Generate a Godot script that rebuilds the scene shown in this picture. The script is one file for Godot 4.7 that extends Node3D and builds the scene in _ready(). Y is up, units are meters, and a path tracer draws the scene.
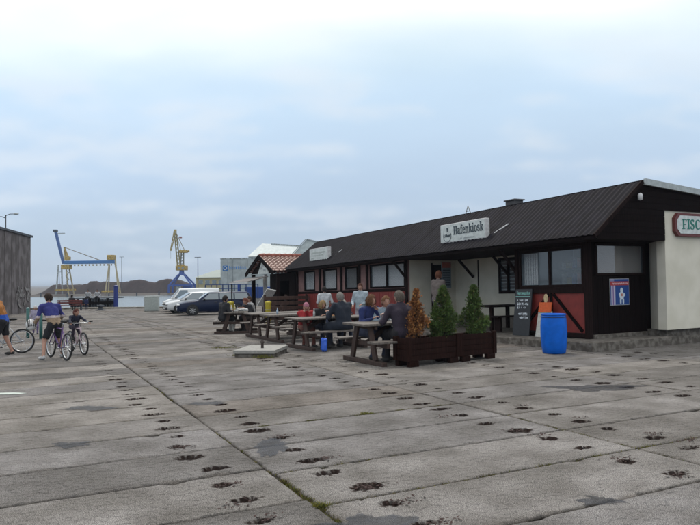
extends Node3D
# Harbour kiosk yard under an overcast sky.
const KP := Vector3(5.63, -0.10, -15.21)        # kerb corner of the kiosk step
const SL := 0.009                                 # fall of the yard towards the quay
var U := Vector3(-sin(deg_to_rad(28.5)), 0, -cos(deg_to_rad(28.5)))   # along the kiosk front, away
var V := Vector3(cos(deg_to_rad(28.5)), 0, -sin(deg_to_rad(28.5)))    # into the kiosk
var SH := 0.0                                     # fall of what is being built along its own x
var rng := RandomNumberGenerator.new()
var M := {}
var T := {}
var used := {}

func lin(r: float, g: float, b: float) -> Color:
	return Color(r, g, b).linear_to_srgb()

# ---------------------------------------------------------------- naming
func numbered(parent: Node, called: String) -> String:
	var key := str(parent.get_instance_id()) + called
	var n: int = used.get(key, 0)
	used[key] = n + 1
	return called if n == 0 else "%s_%03d" % [called, n]

func tag(o: Node, label: String, category: String, group := "", kind := "") -> Node:
	if label: o.set_meta("label", label)
	if category: o.set_meta("category", category)
	if group: o.set_meta("group", group)
	if kind: o.set_meta("kind", kind)
	return o

func thing(called: String, label: String, category: String, xf: Transform3D, group := "") -> Node3D:
	var o := Node3D.new()
	o.name = numbered(self, called)
	add_child(o, true)
	o.transform = xf
	tag(o, label, category, group)
	return o

func copy_of(src: Node3D, called: String, label: String, xf: Transform3D) -> Node3D:
	var o: Node3D = src.duplicate()
	o.name = numbered(self, called)
	add_child(o, true)
	o.transform = xf
	o.set_meta("label", label)
	return o

# ---------------------------------------------------------------- mesh helpers
func S(smooth := false) -> SurfaceTool:
	var st := SurfaceTool.new()
	st.begin(Mesh.PRIMITIVE_TRIANGLES)
	st.set_smooth_group(0 if smooth else -1)
	return st

func sp(v: Vector3) -> Vector3:
	return Vector3(v.x, v.y + SH * v.x, v.z)

func tri(st: SurfaceTool, a: Vector3, b: Vector3, c: Vector3) -> void:   # counter-clockwise seen from outside
	st.add_vertex(sp(a)); st.add_vertex(sp(c)); st.add_vertex(sp(b))

func quad(st: SurfaceTool, a: Vector3, b: Vector3, c: Vector3, d: Vector3) -> void:
	tri(st, a, b, c); tri(st, a, c, d)

func obj(called: String, st: SurfaceTool, m: Material, parent: Node = self) -> MeshInstance3D:
	st.generate_normals()
	var me := st.commit()
	return inst(called, me, m, parent)

func inst(called: String, me: Mesh, m: Material, parent: Node = self) -> MeshInstance3D:
	var o := MeshInstance3D.new()
	o.mesh = me
	if m: o.material_override = m
	o.name = numbered(parent, called)
	parent.add_child(o, true)
	return o

func bx(st: SurfaceTool, c: Vector3, s: Vector3, bev := 0.0, b := Basis.IDENTITY) -> void:
	var h := s * 0.5
	if bev <= 0.0:
		var p := []
		for i in 8:
			p.append(c + b * Vector3(h.x if i & 1 else -h.x, h.y if i & 2 else -h.y, h.z if i & 4 else -h.z))
		quad(st, p[1], p[3], p[7], p[5]); quad(st, p[0], p[4], p[6], p[2])
		quad(st, p[2], p[6], p[7], p[3]); quad(st, p[0], p[1], p[5], p[4])
		quad(st, p[4], p[5], p[7], p[6]); quad(st, p[0], p[2], p[3], p[1])
		return
	bev = minf(bev, minf(h.x, minf(h.y, h.z)) * 0.9)
	for axis in 3:
		for sgn in [-1.0, 1.0]:
			var u := (axis + 1) % 3
			var w := (axis + 2) % 3
			var q := []
			for k in [[-1, -1], [1, -1], [1, 1], [-1, 1]]:
				var v := Vector3()
				v[axis] = h[axis] * sgn
				v[u] = (h[u] - bev) * k[0]
				v[w] = (h[w] - bev) * k[1]
				q.append(c + b * v)
			if sgn > 0: quad(st, q[0], q[1], q[2], q[3])
			else: quad(st, q[3], q[2], q[1], q[0])
	for axis in 3:
		var u := (axis + 1) % 3
		var w := (axis + 2) % 3
		for su in [-1.0, 1.0]:
			for sw in [-1.0, 1.0]:
				var q := []
				for k in [[-1, 0], [1, 0], [1, 1], [-1, 1]]:
					var v := Vector3()
					v[axis] = (h[axis] - bev) * k[0]
					if k[1] == 0:
						v[u] = h[u] * su; v[w] = (h[w] - bev) * sw
					else:
						v[u] = (h[u] - bev) * su; v[w] = h[w] * sw
					q.append(c + b * v)
				if su * sw > 0: quad(st, q[0], q[1], q[2], q[3])
				else: quad(st, q[3], q[2], q[1], q[0])
	for sx in [-1.0, 1.0]:
		for sy in [-1.0, 1.0]:
			for sz in [-1.0, 1.0]:
				var a := c + b * Vector3(h.x * sx, (h.y - bev) * sy, (h.z - bev) * sz)
				var d := c + b * Vector3((h.x - bev) * sx, h.y * sy, (h.z - bev) * sz)
				var e := c + b * Vector3((h.x - bev) * sx, (h.y - bev) * sy, h.z * sz)
				if sx * sy * sz > 0: tri(st, a, d, e)
				else: tri(st, a, e, d)

func bb(st: SurfaceTool, lo: Vector3, hi: Vector3, bev := 0.0) -> void:
	bx(st, (lo + hi) * 0.5, (hi - lo).abs(), bev)

# a rectangular bar from a to b, w wide and t thick (w lies along "side")
func bar(st: SurfaceTool, a: Vector3, b: Vector3, w: float, t: float, side := Vector3(0, 0, 1), bev := 0.0) -> void:
	var d := (b - a)
	var y := d.normalized()
	var x := (side - y * side.dot(y)).normalized()
	var z := x.cross(y)
	bx(st, (a + b) * 0.5, Vector3(w, d.length(), t), bev, Basis(x, y, z))

func tube(st: SurfaceTool, pts: Array, rad, sides := 8, caps := true) -> void:
	var rings := []
	var prev_x := Vector3()
	for i in pts.size():
		var p: Vector3 = pts[i]
		var d: Vector3
		if i == 0: d = pts[1] - pts[0]
		elif i == pts.size() - 1: d = pts[i] - pts[i - 1]
		else: d = (pts[i + 1] - pts[i]).normalized() + (pts[i] - pts[i - 1]).normalized()
		d = d.normalized()
		var x := prev_x
		if i == 0: x = Vector3.UP if absf(d.y) < 0.9 else Vector3.RIGHT
		x = (x - d * x.dot(d)).normalized()
		prev_x = x
		var y := d.cross(x)
		var r: float = rad[i] if rad is Array else rad
		var ring := []
		for k in sides:
			var an := TAU * k / sides
			ring.append(p + (x * cos(an) + y * sin(an)) * r)
		rings.append(ring)
	for i in rings.size() - 1:
		for k in sides:
			var n := (k + 1) % sides
			quad(st, rings[i][k], rings[i][n], rings[i + 1][n], rings[i + 1][k])
	if caps:
		var e := rings.size() - 1
		for k in sides:
			var n := (k + 1) % sides
			tri(st, pts[0], rings[0][n], rings[0][k])
			tri(st, pts[e], rings[e][k], rings[e][n])

func lathe(st: SurfaceTool, prof: Array, xf := Transform3D.IDENTITY, segs := 20) -> void:
	for i in prof.size() - 1:
		var a: Vector2 = prof[i]
		var b: Vector2 = prof[i + 1]
		for k in segs:
			var t0 := TAU * k / segs
			var t1 := TAU * (k + 1) / segs
			var p0 := xf * Vector3(a.x * cos(t0), a.y, -a.x * sin(t0))
			var p1 := xf * Vector3(a.x * cos(t1), a.y, -a.x * sin(t1))
			var q0 := xf * Vector3(b.x * cos(t0), b.y, -b.x * sin(t0))
			var q1 := xf * Vector3(b.x * cos(t1), b.y, -b.x * sin(t1))
			if a.x > 1e-5: tri(st, p0, p1, q1)
			if b.x > 1e-5: tri(st, p0, q1, q0)

func ball(st: SurfaceTool, c: Vector3, r: Vector3, b := Basis.IDENTITY, la := 8, lo := 12) -> void:
	var prof := []
	for i in la + 1:
		var t := PI * i / la - PI / 2
		prof.append(Vector2(maxf(cos(t), 0.0), sin(t)))
	lathe(st, prof, Transform3D(b * Basis.from_scale(r), c), lo)

func torus(st: SurfaceTool, R: float, r: float, xf := Transform3D.IDENTITY, n := 28, m := 8) -> void:   # ring about local z
	for i in n:
		for k in m:
			var q := []
			for e in [[0, 0], [1, 0], [1, 1], [0, 1]]:
				var a: float = TAU * (i + e[0]) / n
				var b: float = TAU * (k + e[1]) / m
				q.append(xf * Vector3((R + r * cos(b)) * cos(a), (R + r * cos(b)) * sin(a), r * sin(b)))
			quad(st, q[0], q[1], q[2], q[3])

# extrude a polygon given in (a, b) axes through offset n (counter-clockwise seen against n)
func prism(st: SurfaceTool, pts: Array, off: Vector3) -> void:
	var flat := PackedVector2Array()
	var o: Vector3 = pts[0]
	var n := off.normalized()
	var ax: Vector3 = (pts[1] - o).normalized()
	var ay := n.cross(ax)
	for p in pts: flat.append(Vector2((p - o).dot(ax), (p - o).dot(ay)))
	var idx := Geometry2D.triangulate_polygon(flat)
	var area := 0.0
	for i in flat.size(): area += flat[i].cross(flat[(i + 1) % flat.size()])
	var pp := pts.duplicate()
	for k in range(0, idx.size(), 3):
		var a: Vector3 = pp[idx[k]]
		var b: Vector3 = pp[idx[k + 1]]
		var c: Vector3 = pp[idx[k + 2]]
		if (b - a).cross(c - a).dot(n) < 0:
			var t := b
			b = c; c = t
		tri(st, a + off, b + off, c + off)
		tri(st, a, c, b)
	for i in pp.size():
		var a: Vector3 = pp[i]
		var b: Vector3 = pp[(i + 1) % pp.size()]
		if area > 0: quad(st, a, b, b + off, a + off)
		else: quad(st, b, a, a + off, b + off)

# a wall in the plane x = at (axis 0) or z = at (axis 2) with openings; rect and holes are [a0, y0, a1, y1]
func wall(st: SurfaceTool, axis: int, at: float, thick: float, rect: Array, holes: Array) -> void:
	var xs := [rect[0], rect[2]]
	var ys := [rect[1], rect[3]]
	for h in holes:
		xs.append_array([h[0], h[2]]); ys.append_array([h[1], h[3]])
	xs.sort(); ys.sort()
	for i in xs.size() - 1:
		for j in ys.size() - 1:
			if xs[i + 1] - xs[i] < 1e-4 or ys[j + 1] - ys[j] < 1e-4: continue
			var mx: float = (xs[i] + xs[i + 1]) * 0.5
			var my: float = (ys[j] + ys[j + 1]) * 0.5
			var open: bool = mx < rect[0] or mx > rect[2] or my < rect[1] or my > rect[3]
			for h in holes:
				if mx > h[0] and mx < h[2] and my > h[1] and my < h[3]: open = true
			if open: continue
			if axis == 2: bb(st, Vector3(xs[i], ys[j], at), Vector3(xs[i + 1], ys[j + 1], at + thick))
			else: bb(st, Vector3(at, ys[j], xs[i]), Vector3(at + thick, ys[j + 1], xs[i + 1]))

# ---------------------------------------------------------------- places
func G(x: float, z: float) -> float:
	return -SL * clampf(x * U.x + z * U.z, -60.0, 66.0)

func FW(u: float, v: float, h := 0.0) -> Vector3:
	var p := KP + U * u + V * v
	p.y = G(p.x, p.z) + h
	return p

func gp(x: float, z: float, h := 0.0) -> Vector3:
	return Vector3(x, G(x, z) + h, z)

func frame(u: float, v: float, h := 0.0, turn := 0.0) -> Transform3D:
	return Transform3D(Basis(U, Vector3.UP, V) * Basis(Vector3.UP, turn), FW(u, v, h))

func facing(at: Vector3, d: Vector3) -> Transform3D:   # local +z looks along d
	var z := Vector3(d.x, 0, d.z).normalized()
	return Transform3D(Basis(Vector3.UP.cross(z), Vector3.UP, z), at)

# ---------------------------------------------------------------- materials
func noise_tex(freq: float, lo: Color, hi: Color, oct := 4, seed_ := 1, size := 512, type := FastNoiseLite.TYPE_SIMPLEX_SMOOTH, normal := false, a := 0.25, b := 0.75) -> NoiseTexture2D:
	var n := FastNoiseLite.new()
	n.noise_type = type
	n.frequency = freq
	n.seed = seed_
	n.fractal_octaves = oct
	var t := NoiseTexture2D.new()
	t.width = size; t.height = size
	t.seamless = true
	t.noise = n
	if normal:
		t.as_normal_map = true
		t.bump_strength = 4.0
	else:
		var g := Gradient.new()
		g.offsets = PackedFloat32Array([a, b])
		g.colors = PackedColorArray([lo, hi])
		t.color_ramp = g
	return t

func streak_tex(seed_: int, lo: float, hi: float) -> ImageTexture:   # wood grain, streaks along v
	var im := Image.create(256, 256, false, Image.FORMAT_RGB8)
	var n := FastNoiseLite.new()
	n.seed = seed_; n.frequency = 0.06; n.fractal_octaves = 4
	for y in 256:
		var fy := y / 256.0 * TAU
		for x in 256:
			var fx := x / 256.0 * TAU
			var s := n.get_noise_3d(cos(fx) * 90.0, sin(fx) * 90.0, cos(fy) * 9.0 + sin(fy) * 4.0) * 0.5 + 0.5
			var k := lerpf(lo, hi, clampf(s * 1.5 - 0.25, 0, 1))
			im.set_pixel(x, y, Color(k, k, k))
	return ImageTexture.create_from_image(im)

func mat(key: String, c: Color, rough := 0.8, tex: Texture2D = null, scale := 1.0, world := false) -> StandardMaterial3D:
	var m := StandardMaterial3D.new()
	m.resource_name = key
	m.albedo_color = c
	m.roughness = rough
	if tex:
		m.albedo_texture = tex
		m.uv1_triplanar = true
		m.uv1_world_triplanar = world
		m.uv1_scale = Vector3.ONE * scale
	M[key] = m
	return m

func detail(m: StandardMaterial3D, tex: Texture2D, scale: float, world := false) -> void:
	m.detail_enabled = true
	m.detail_albedo = tex
	m.detail_blend_mode = BaseMaterial3D.BLEND_MODE_MUL
	m.detail_uv_layer = BaseMaterial3D.DETAIL_UV_2
	m.uv2_triplanar = true
	m.uv2_world_triplanar = world
	m.uv2_scale = Vector3.ONE * scale

func relief(m: StandardMaterial3D, tex: Texture2D, k: float) -> void:
	m.normal_enabled = true
	m.normal_texture = tex
	m.normal_scale = k

func plain(c: Color, rough := 0.8) -> StandardMaterial3D:
	var key := "%s_%.2f" % [c.to_html(false), rough]
	if not M.has(key): mat(key, c, rough, T.soft, 1.5)
	return M[key]

func cloth(r: float, g: float, b: float) -> StandardMaterial3D:
	var key := "cloth_%.3f_%.3f_%.3f" % [r, g, b]
	if not M.has(key):
		var m := mat(key, lin(r, g, b), 0.92, T.weave, 3.0)
		relief(m, T.crease, 0.9)
		m.rim_enabled = true
		m.rim = 0.15
	return M[key]

func textures() -> void:
	T.soft = noise_tex(0.012, Color(0.9, 0.9, 0.9), Color(1, 1, 1), 5, 3)
	T.faint = noise_tex(0.008, Color(0.95, 0.95, 0.94), Color(1, 1, 1), 5, 23)
	T.blotch = noise_tex(0.006, Color(0.83, 0.825, 0.815), Color(1, 1, 1), 6, 5, 1024, FastNoiseLite.TYPE_SIMPLEX_SMOOTH, false, 0.25, 0.8)
	T.speck = noise_tex(0.16, Color(0.46, 0.455, 0.45), Color(1, 1, 1), 3, 8, 1024, FastNoiseLite.TYPE_SIMPLEX, false, 0.2, 0.75)
	T.grit = noise_tex(0.14, Color.BLACK, Color.WHITE, 3, 9, 512, FastNoiseLite.TYPE_SIMPLEX, true)
	T.weave = noise_tex(0.03, Color(0.72, 0.72, 0.72), Color(1, 1, 1), 5, 11)
	T.crease = noise_tex(0.02, Color.BLACK, Color.WHITE, 3, 12, 512, FastNoiseLite.TYPE_SIMPLEX_SMOOTH, true)
	T.ripple = noise_tex(0.03, Color.BLACK, Color.WHITE, 4, 13, 512, FastNoiseLite.TYPE_SIMPLEX_SMOOTH, true)
	T.wood = streak_tex(4, 0.55, 1.0)
	T.stain = noise_tex(0.012, Color(0.72, 0.70, 0.68), Color(1, 1, 1), 6, 17, 512, FastNoiseLite.TYPE_SIMPLEX_SMOOTH, false, 0.3, 0.7)

func materials() -> void:
	var m: StandardMaterial3D
	var tones := [[0.235, 0.222, 0.205], [0.27, 0.257, 0.24], [0.19, 0.181, 0.17], [0.30, 0.283, 0.258], [0.228, 0.206, 0.182], [0.25, 0.24, 0.23]]
	for i in 6:
		m = mat("concrete_%d" % i, lin(tones[i][0] * 1.62, tones[i][1] * 1.6, tones[i][2] * 1.63), 0.9, T.blotch, 0.14, true)
		detail(m, T.speck, 0.55, true)
		m.vertex_color_use_as_albedo = true
		relief(m, T.grit, 0.8)
		m.metallic_specular = 0.3
	m = mat("bed", lin(0.028, 0.024, 0.018), 0.95, T.stain, 0.6, true)
	m = mat("concrete_rough", lin(0.3, 0.27, 0.235), 0.9, T.stain, 0.7)
	detail(m, T.speck, 0.8)
	m = mat("asphalt", lin(0.16, 0.155, 0.15), 0.9, T.blotch, 0.2, true)
	mat("dark_timber", lin(0.022, 0.011, 0.010), 0.8, T.wood, 0.9).metallic_specular = 0.2
	mat("black_timber", lin(0.010, 0.005, 0.005), 0.8, T.wood, 0.8).metallic_specular = 0.18
	mat("table_wood", lin(0.07, 0.036, 0.025), 0.75, T.wood, 0.9)
	mat("table_grey", lin(0.2, 0.17, 0.145), 0.7, T.wood, 0.9)
	mat("planter_wood", lin(0.032, 0.014, 0.011), 0.75, T.wood, 1.1).metallic_specular = 0.15
	mat("fence_wood", lin(0.1, 0.05, 0.035), 0.75, T.wood, 0.9)
	m = mat("roof", lin(0.013, 0.0115, 0.017), 0.75, T.stain, 0.35)
	m.metallic_specular = 0.22
	m = mat("roof_worn", lin(0.017, 0.0155, 0.02), 0.75, T.stain, 0.5)
	m.metallic_specular = 0.2
	mat("cream", lin(0.68, 0.64, 0.54), 0.85, T.faint, 0.25)
	mat("pink_brown", lin(0.24, 0.135, 0.125), 0.85, T.soft, 0.5)
	mat("red_panel", lin(0.2, 0.02, 0.014), 0.6, T.soft, 0.6)
	mat("white_trim", lin(0.6, 0.6, 0.6), 0.5, T.soft, 1.0)
	mat("pale_metal", lin(0.42, 0.46, 0.46), 0.5, T.soft, 1.0)
	mat("sign_white", lin(0.62, 0.66, 0.64), 0.4, T.soft, 0.8)
	mat("ink", lin(0.05, 0.07, 0.085), 0.6)
	mat("ink_soft", lin(0.33, 0.36, 0.37), 0.6)
	mat("sign_green", lin(0.0, 0.16, 0.12), 0.5)
	mat("sign_red", lin(0.13, 0.02, 0.018), 0.5, T.soft, 1.0)
	mat("interior", lin(0.1, 0.085, 0.07), 0.9, T.soft, 1.0)
	mat("pane_backing", lin(0.72, 0.73, 0.73), 0.9, T.weave, 2.0)  # pale sheet set behind panes, standing in for reflected sky
	mat("brown_blind", lin(0.3, 0.23, 0.18), 0.9, T.weave, 2.0)
	m = mat("glass", Color(0.55, 0.62, 0.66, 0.12), 0.03)
	m.metallic_specular = 0.55
	m.transparency = BaseMaterial3D.TRANSPARENCY_ALPHA
	m = mat("car_glass", lin(0.16, 0.2, 0.22), 0.05)
	m.metallic_specular = 0.7
	m = mat("drum_blue", lin(0.004, 0.125, 0.60), 0.45, T.soft, 0.7)
	m.metallic_specular = 0.3
	mat("black_board", lin(0.02, 0.022, 0.026), 0.55, T.soft, 1.5)
	mat("chalk", lin(0.62, 0.66, 0.7), 0.9)
	mat("chalk_mint", lin(0.3, 0.6, 0.55), 0.9)
	mat("tyre", lin(0.018, 0.018, 0.018), 0.8, T.soft, 3.0)
	m = mat("chrome", lin(0.55, 0.56, 0.57), 0.3)
	m.metallic = 0.9
	mat("steel_rust", lin(0.06, 0.045, 0.04), 0.8, T.stain, 2.0)
	mat("quay_concrete", lin(0.24, 0.225, 0.19), 0.9, T.stain, 0.3)
	m = mat("water", lin(0.07, 0.095, 0.105), 0.22)
	m.metallic_specular = 0.8
	m.uv1_triplanar = true; m.uv1_world_triplanar = true; m.uv1_scale = Vector3.ONE * 0.05
	relief(m, T.ripple, 0.7)
	var damp := lin(0.05, 0.055, 0.07)
	damp.a = 0.3
	m = mat("puddle", damp, 0.45, T.stain, 0.8, true)
	m.transparency = BaseMaterial3D.TRANSPARENCY_ALPHA
	m.metallic_specular = 0.35
	mat("dead_leaf", lin(0.045, 0.022, 0.018), 0.9, T.soft, 3.0)
	m = mat("moss", Color.WHITE, 0.95)
	m.vertex_color_use_as_albedo = true
	m = mat("leaf", Color.WHITE, 0.75)
	m.vertex_color_use_as_albedo = true
	m.backlight_enabled = true
	m.backlight = lin(0.02, 0.03, 0.01)
	m = mat("dry_leaf", Color.WHITE, 0.85)
	m.vertex_color_use_as_albedo = true
	mat("bark", lin(0.07, 0.045, 0.03), 0.9, T.stain, 3.0)
	mat("soil", lin(0.03, 0.022, 0.016), 0.95, T.stain, 2.0)
	mat("skin", lin(0.42, 0.23, 0.165), 0.6, T.soft, 3.0)
	mat("hall_grey", lin(0.38, 0.42, 0.42), 0.7, T.soft, 0.1)
	mat("hall_roof", lin(0.5, 0.55, 0.54), 0.6, T.soft, 0.1)
	mat("hall_blue", lin(0.02, 0.22, 0.62), 0.5, T.soft, 0.3)
	mat("crane_blue", lin(0.035, 0.11, 0.32), 0.55, T.stain, 0.2)
	mat("crane_yellow", lin(0.5, 0.34, 0.06), 0.55, T.stain, 0.2)
	mat("crane_pale", lin(0.42, 0.47, 0.48), 0.6, T.stain, 0.2)
	mat("crane_dark", lin(0.06, 0.07, 0.09), 0.7, T.stain, 0.2)
	m = mat("heap", lin(0.052, 0.025, 0.024), 0.95, T.stain, 0.08, true)
	detail(m, T.speck, 0.05, true)
	mat("weathered", lin(0.15, 0.13, 0.13), 0.85, T.stain, 0.12)
	mat("graffiti", lin(0.28, 0.265, 0.26), 0.9, T.stain, 0.4)
	mat("tile", lin(0.36, 0.11, 0.075), 0.7, T.stain, 1.2)
	mat("tile_sky_sheen", lin(0.46, 0.29, 0.24), 0.4, T.stain, 1.2)  # paler copy of the tile, sky highlights put into its colour
	mat("tent_white", lin(0.7, 0.7, 0.68), 0.9, T.weave, 1.5)
	mat("beer", lin(0.6, 0.32, 0.03), 0.15)
	mat("white_ware", lin(0.72, 0.72, 0.7), 0.3)

# ================================================================ main
func _ready() -> void:
	rng.seed = 20240611
	camera_sky_sun()
	textures()
	materials()
	yard()
	harbour()
	print("setting done ", Time.get_ticks_msec())
	kiosk()
	tile_kiosk()
	left_shed()
	far_buildings()
	cranes()
	print("buildings done ", Time.get_ticks_msec())
	vehicles()
	furniture()
	bicycles()
	print("things done ", Time.get_ticks_msec())
	people()
	print("people done ", Time.get_ticks_msec())

func camera_sky_sun() -> void:
	var cam := Camera3D.new()
	cam.name = "camera"
	cam.fov = 43.98226
	cam.near = 0.05
	cam.far = 6000.0
	var r := Vector3(0.999915511, -0.0129933528, -0.000379773606)
	var up := Vector3(0.0129989016, 0.999488674, 0.0292133543)
	cam.transform = Transform3D(Basis(r, up, r.cross(up)), Vector3(0, 1.62, 0))
	add_child(cam)
	cam.current = true
	var env := Environment.new()
	env.background_mode = Environment.BG_SKY
	env.tonemap_mode = Environment.TONE_MAPPER_LINEAR
	env.tonemap_exposure = 1.0
	env.sdfgi_enabled = true
	env.ssao_enabled = true
	env.ssil_enabled = true
	env.fog_enabled = true
	env.fog_density = 0.0003
	env.fog_light_color = Color(0.80, 0.86, 0.93)
	var sky := Sky.new()
	var sm := PanoramaSkyMaterial.new()
	sm.panorama = sky_image()
	sky.sky_material = sm
	env.sky = sky
	var we := WorldEnvironment.new()
	we.name = "world"
	we.environment = env
	add_child(we)
	var sun := DirectionalLight3D.new()
	sun.name = "sun"
	sun.light_energy = 0.5
	sun.light_angular_distance = 12.0
	sun.light_color = Color(1.0, 0.975, 0.94)
	sun.shadow_enabled = true
	sun.look_at_from_position(Vector3.ZERO, Vector3(0.12, -0.85, 0.5), Vector3.UP)
	add_child(sun)

# thin bright overcast, whitest high up, pale blue lower down
func sky_image() -> ImageTexture:
	var w := 1024
	var h := 512
	var n := FastNoiseLite.new()
	n.seed = 31; n.frequency = 1.5; n.fractal_octaves = 4
	var n2 := FastNoiseLite.new()
	n2.seed = 77; n2.frequency = 3.2; n2.fractal_octaves = 5
	var im := Image.create(w, h, false, Image.FORMAT_RGBF)
	var haze := Vector3(0.61, 0.71, 0.835)
	var low := Vector3(0.61, 0.745, 0.90)
	var blue := Vector3(0.63, 0.795, 1.0)
	var bright := Vector3(0.70, 0.895, 1.10)
	var pale := Vector3(0.80, 0.98, 1.10)
	var white := Vector3(1.22, 1.25, 1.27)
	var sun := Vector3(0.14, 0.80, -0.58).normalized()
	for y in h:
		var el := (0.5 - (y + 0.5) / h) * PI
		var ce := cos(el)
		var se := sin(el)
		for x in w:
			var ph := ((x + 0.5) / w - 0.5) * TAU
			var d := Vector3(sin(ph) * ce, se, -cos(ph) * ce)
			var c: Vector3
			if se > -0.02:
				# project on a cloud deck so that the sheets flatten towards the horizon
				var q := Vector3(d.x, 0, d.z) / (maxf(se, 0.0) + 0.2)
				var k := n.get_noise_3d(q.x * 0.35, 0.0, q.z * 0.55) + 0.35 * n2.get_noise_3d(q.x * 0.5, 4.0, q.z * 0.8)
				var f := n2.get_noise_3d(q.x * 0.7 + 7.0, 1.0, q.z * 1.3)
				var up := maxf(se + 0.02 * f, 0.0)
				c = haze.lerp(low, smoothstep(0.0, 0.06, up)).lerp(blue, smoothstep(0.05, 0.15, up)).lerp(bright, smoothstep(0.13, 0.28, up)).lerp(pale, smoothstep(0.26, 0.36, up))
				var off := absf(angle_difference(ph, 0.10))
				var cover := smoothstep(0.20, 0.40, se + k * 0.10 - 0.05 * smoothstep(0.15, 0.5, off))
				c = c.lerp(white, cover)
				c *= 1.0 + 0.05 * k
				c = c.lerp(Vector3(0.88, 0.96, 1.05), clampf(f * 1.1 + k * 0.7, 0.0, 0.5) * (1.0 - cover))
			else:
				c = Vector3(0.2, 0.2, 0.2)
			# the thin cloud is brightest on the sun's side of the sky
			c *= lerpf(0.68, 1.0, smoothstep(-0.95, 0.05, d.dot(sun)))
			im.set_pixel(x, y, Color(c.x, c.y, c.z))
	return ImageTexture.create_from_image(im)

# ================================================================ ground
var JA := deg_to_rad(26.6)
func slab_mesh(seed_: int) -> ArrayMesh:
	var r := RandomNumberGenerator.new()
	r.seed = seed_
	var n := FastNoiseLite.new()
	n.seed = seed_; n.frequency = 1.3; n.fractal_octaves = 3
	var L := 3.376
	var W := 0.945
	var pits := []
	for sx in [-1, 1]:
		for sz in [-1, 1]:
			if r.randf() < 0.95:
				var size := r.randf_range(0.62, 1.02)
				pits.append([Vector2(sx * (L / 2 - 0.47) + r.randf_range(-0.06, 0.06), sz * 0.24 + r.randf_range(-0.05, 0.05)), r.randf_range(0.08, 0.13) * size, r.randf_range(0.05, 0.09) * size])
	var chips := []
	for i in 3:
		var e := r.randf_range(-1, 1)
		chips.append([Vector2(e * L / 2, (1 if r.randf() < 0.5 else -1) * W / 2), r.randf_range(0.03, 0.08)])
	# grid lines, close together at the edges and round the lifting pockets
	var xs := [-L / 2, -L / 2 + 0.014, -L / 2 + 0.03, -L / 2 + 0.055, L / 2 - 0.055, L / 2 - 0.03, L / 2 - 0.014, L / 2]
	var zs := [-W / 2, -W / 2 + 0.012, -W / 2 + 0.026, -W / 2 + 0.05, W / 2 - 0.05, W / 2 - 0.026, W / 2 - 0.012, W / 2]
	for i in 24: xs.append(lerpf(-L / 2 + 0.12, L / 2 - 0.12, i / 23.0))
	for i in 7: zs.append(lerpf(-W / 2 + 0.1, W / 2 - 0.1, i / 6.0))
	for sx in [-1, 1]:
		for i in 22: xs.append(sx * (L / 2 - 0.47) + lerpf(-0.2, 0.2, i / 21.0))
		for i in 16: zs.append(sx * 0.24 + lerpf(-0.14, 0.14, i / 15.0))
	xs.sort(); zs.sort()
	var nx := xs.size() - 1
	var nz := zs.size() - 1
	var pts := PackedVector3Array()
	var cols := PackedColorArray()
	for j in nz + 1:
		for i in nx + 1:
			var x: float = xs[i]
			var z: float = zs[j]
			var y := n.get_noise_2d(x * 2.0, z * 2.0) * 0.0025
			var edge := minf(L / 2 - absf(x), W / 2 - absf(z))
			var s := 0.5 + 0.5 * n.get_noise_2d(x * 1.1 + 40.0, z * 1.3)
			var c := Color(1, 1, 1).lerp(Color(0.74, 0.73, 0.72), clampf(s * 2.0 - 0.6, 0, 1))
			# worn arris filled with dirt
			var worn := 0.5 + 0.5 * n.get_noise_2d(x * 5.0, z * 5.0 + 20.0)
			if edge < 0.005:
				y -= 0.022; c = Color(0.24, 0.225, 0.2)
			elif edge < 0.02:
				y -= 0.002 + 0.007 * worn; c = c.lerp(Color(0.42, 0.39, 0.36), 0.7 * worn)
			elif edge < 0.035 and worn > 0.62: c = c.lerp(Color(0.6, 0.57, 0.54), worn)
			for ch in chips:
				if Vector2(x, z).distance_to(ch[0]) < ch[1] * (0.8 + 0.5 * worn):
					y -= 0.016; c = c.lerp(Color(0.4, 0.37, 0.34), 0.7)
			for p in pits:
				var q: Vector2 = (Vector2(x, z) - p[0]) / Vector2(p[1], p[2])
				var wob := 0.5 * n.get_noise_2d(x * 9.0 + 9.0, z * 9.0)
				var ql := q.length() - wob
				if ql < 1.18:
					if ql < 1.0: y -= 0.03 + 0.015 * n.get_noise_2d(x * 30.0, z * 30.0)
					c = Color(0.035, 0.02, 0.017).lerp(Color(0.10, 0.055, 0.045), clampf(0.5 + n.get_noise_2d(x * 22.0, z * 22.0 + 5.0), 0, 1))
				elif ql < 1.45 and n.get_noise_2d(x * 25.0 + 3.0, z * 25.0) > 0.05:
					y -= 0.004
					c = Color(0.25, 0.21, 0.19)
			pts.append(Vector3(x, y, z)); cols.append(c)
	var st := SurfaceTool.new()
	st.begin(Mesh.PRIMITIVE_TRIANGLES)
	st.set_smooth_group(0)
	var w1 := nx + 1
	for j in nz:
		for i in nx:
			var a := j * w1 + i
			for k in [a, a + 1, a + w1 + 1, a, a + w1 + 1, a + w1]:
				st.set_color(cols[k]); st.add_vertex(pts[k])
	st.set_smooth_group(-1)
	st.set_color(Color(0.6, 0.58, 0.55))
	var y0 := -0.026
	var y1 := -0.10
	var c := [Vector3(-L / 2, 0, -W / 2), Vector3(L / 2, 0, -W / 2), Vector3(L / 2, 0, W / 2), Vector3(-L / 2, 0, W / 2)]
	for k in 4:
		var a: Vector3 = c[k]
		var b: Vector3 = c[(k + 1) % 4]
		quad(st, b + Vector3(0, y1, 0), a + Vector3(0, y1, 0), a + Vector3(0, y0, 0), b + Vector3(0, y0, 0))
	st.generate_normals()
	return st.commit()

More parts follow.
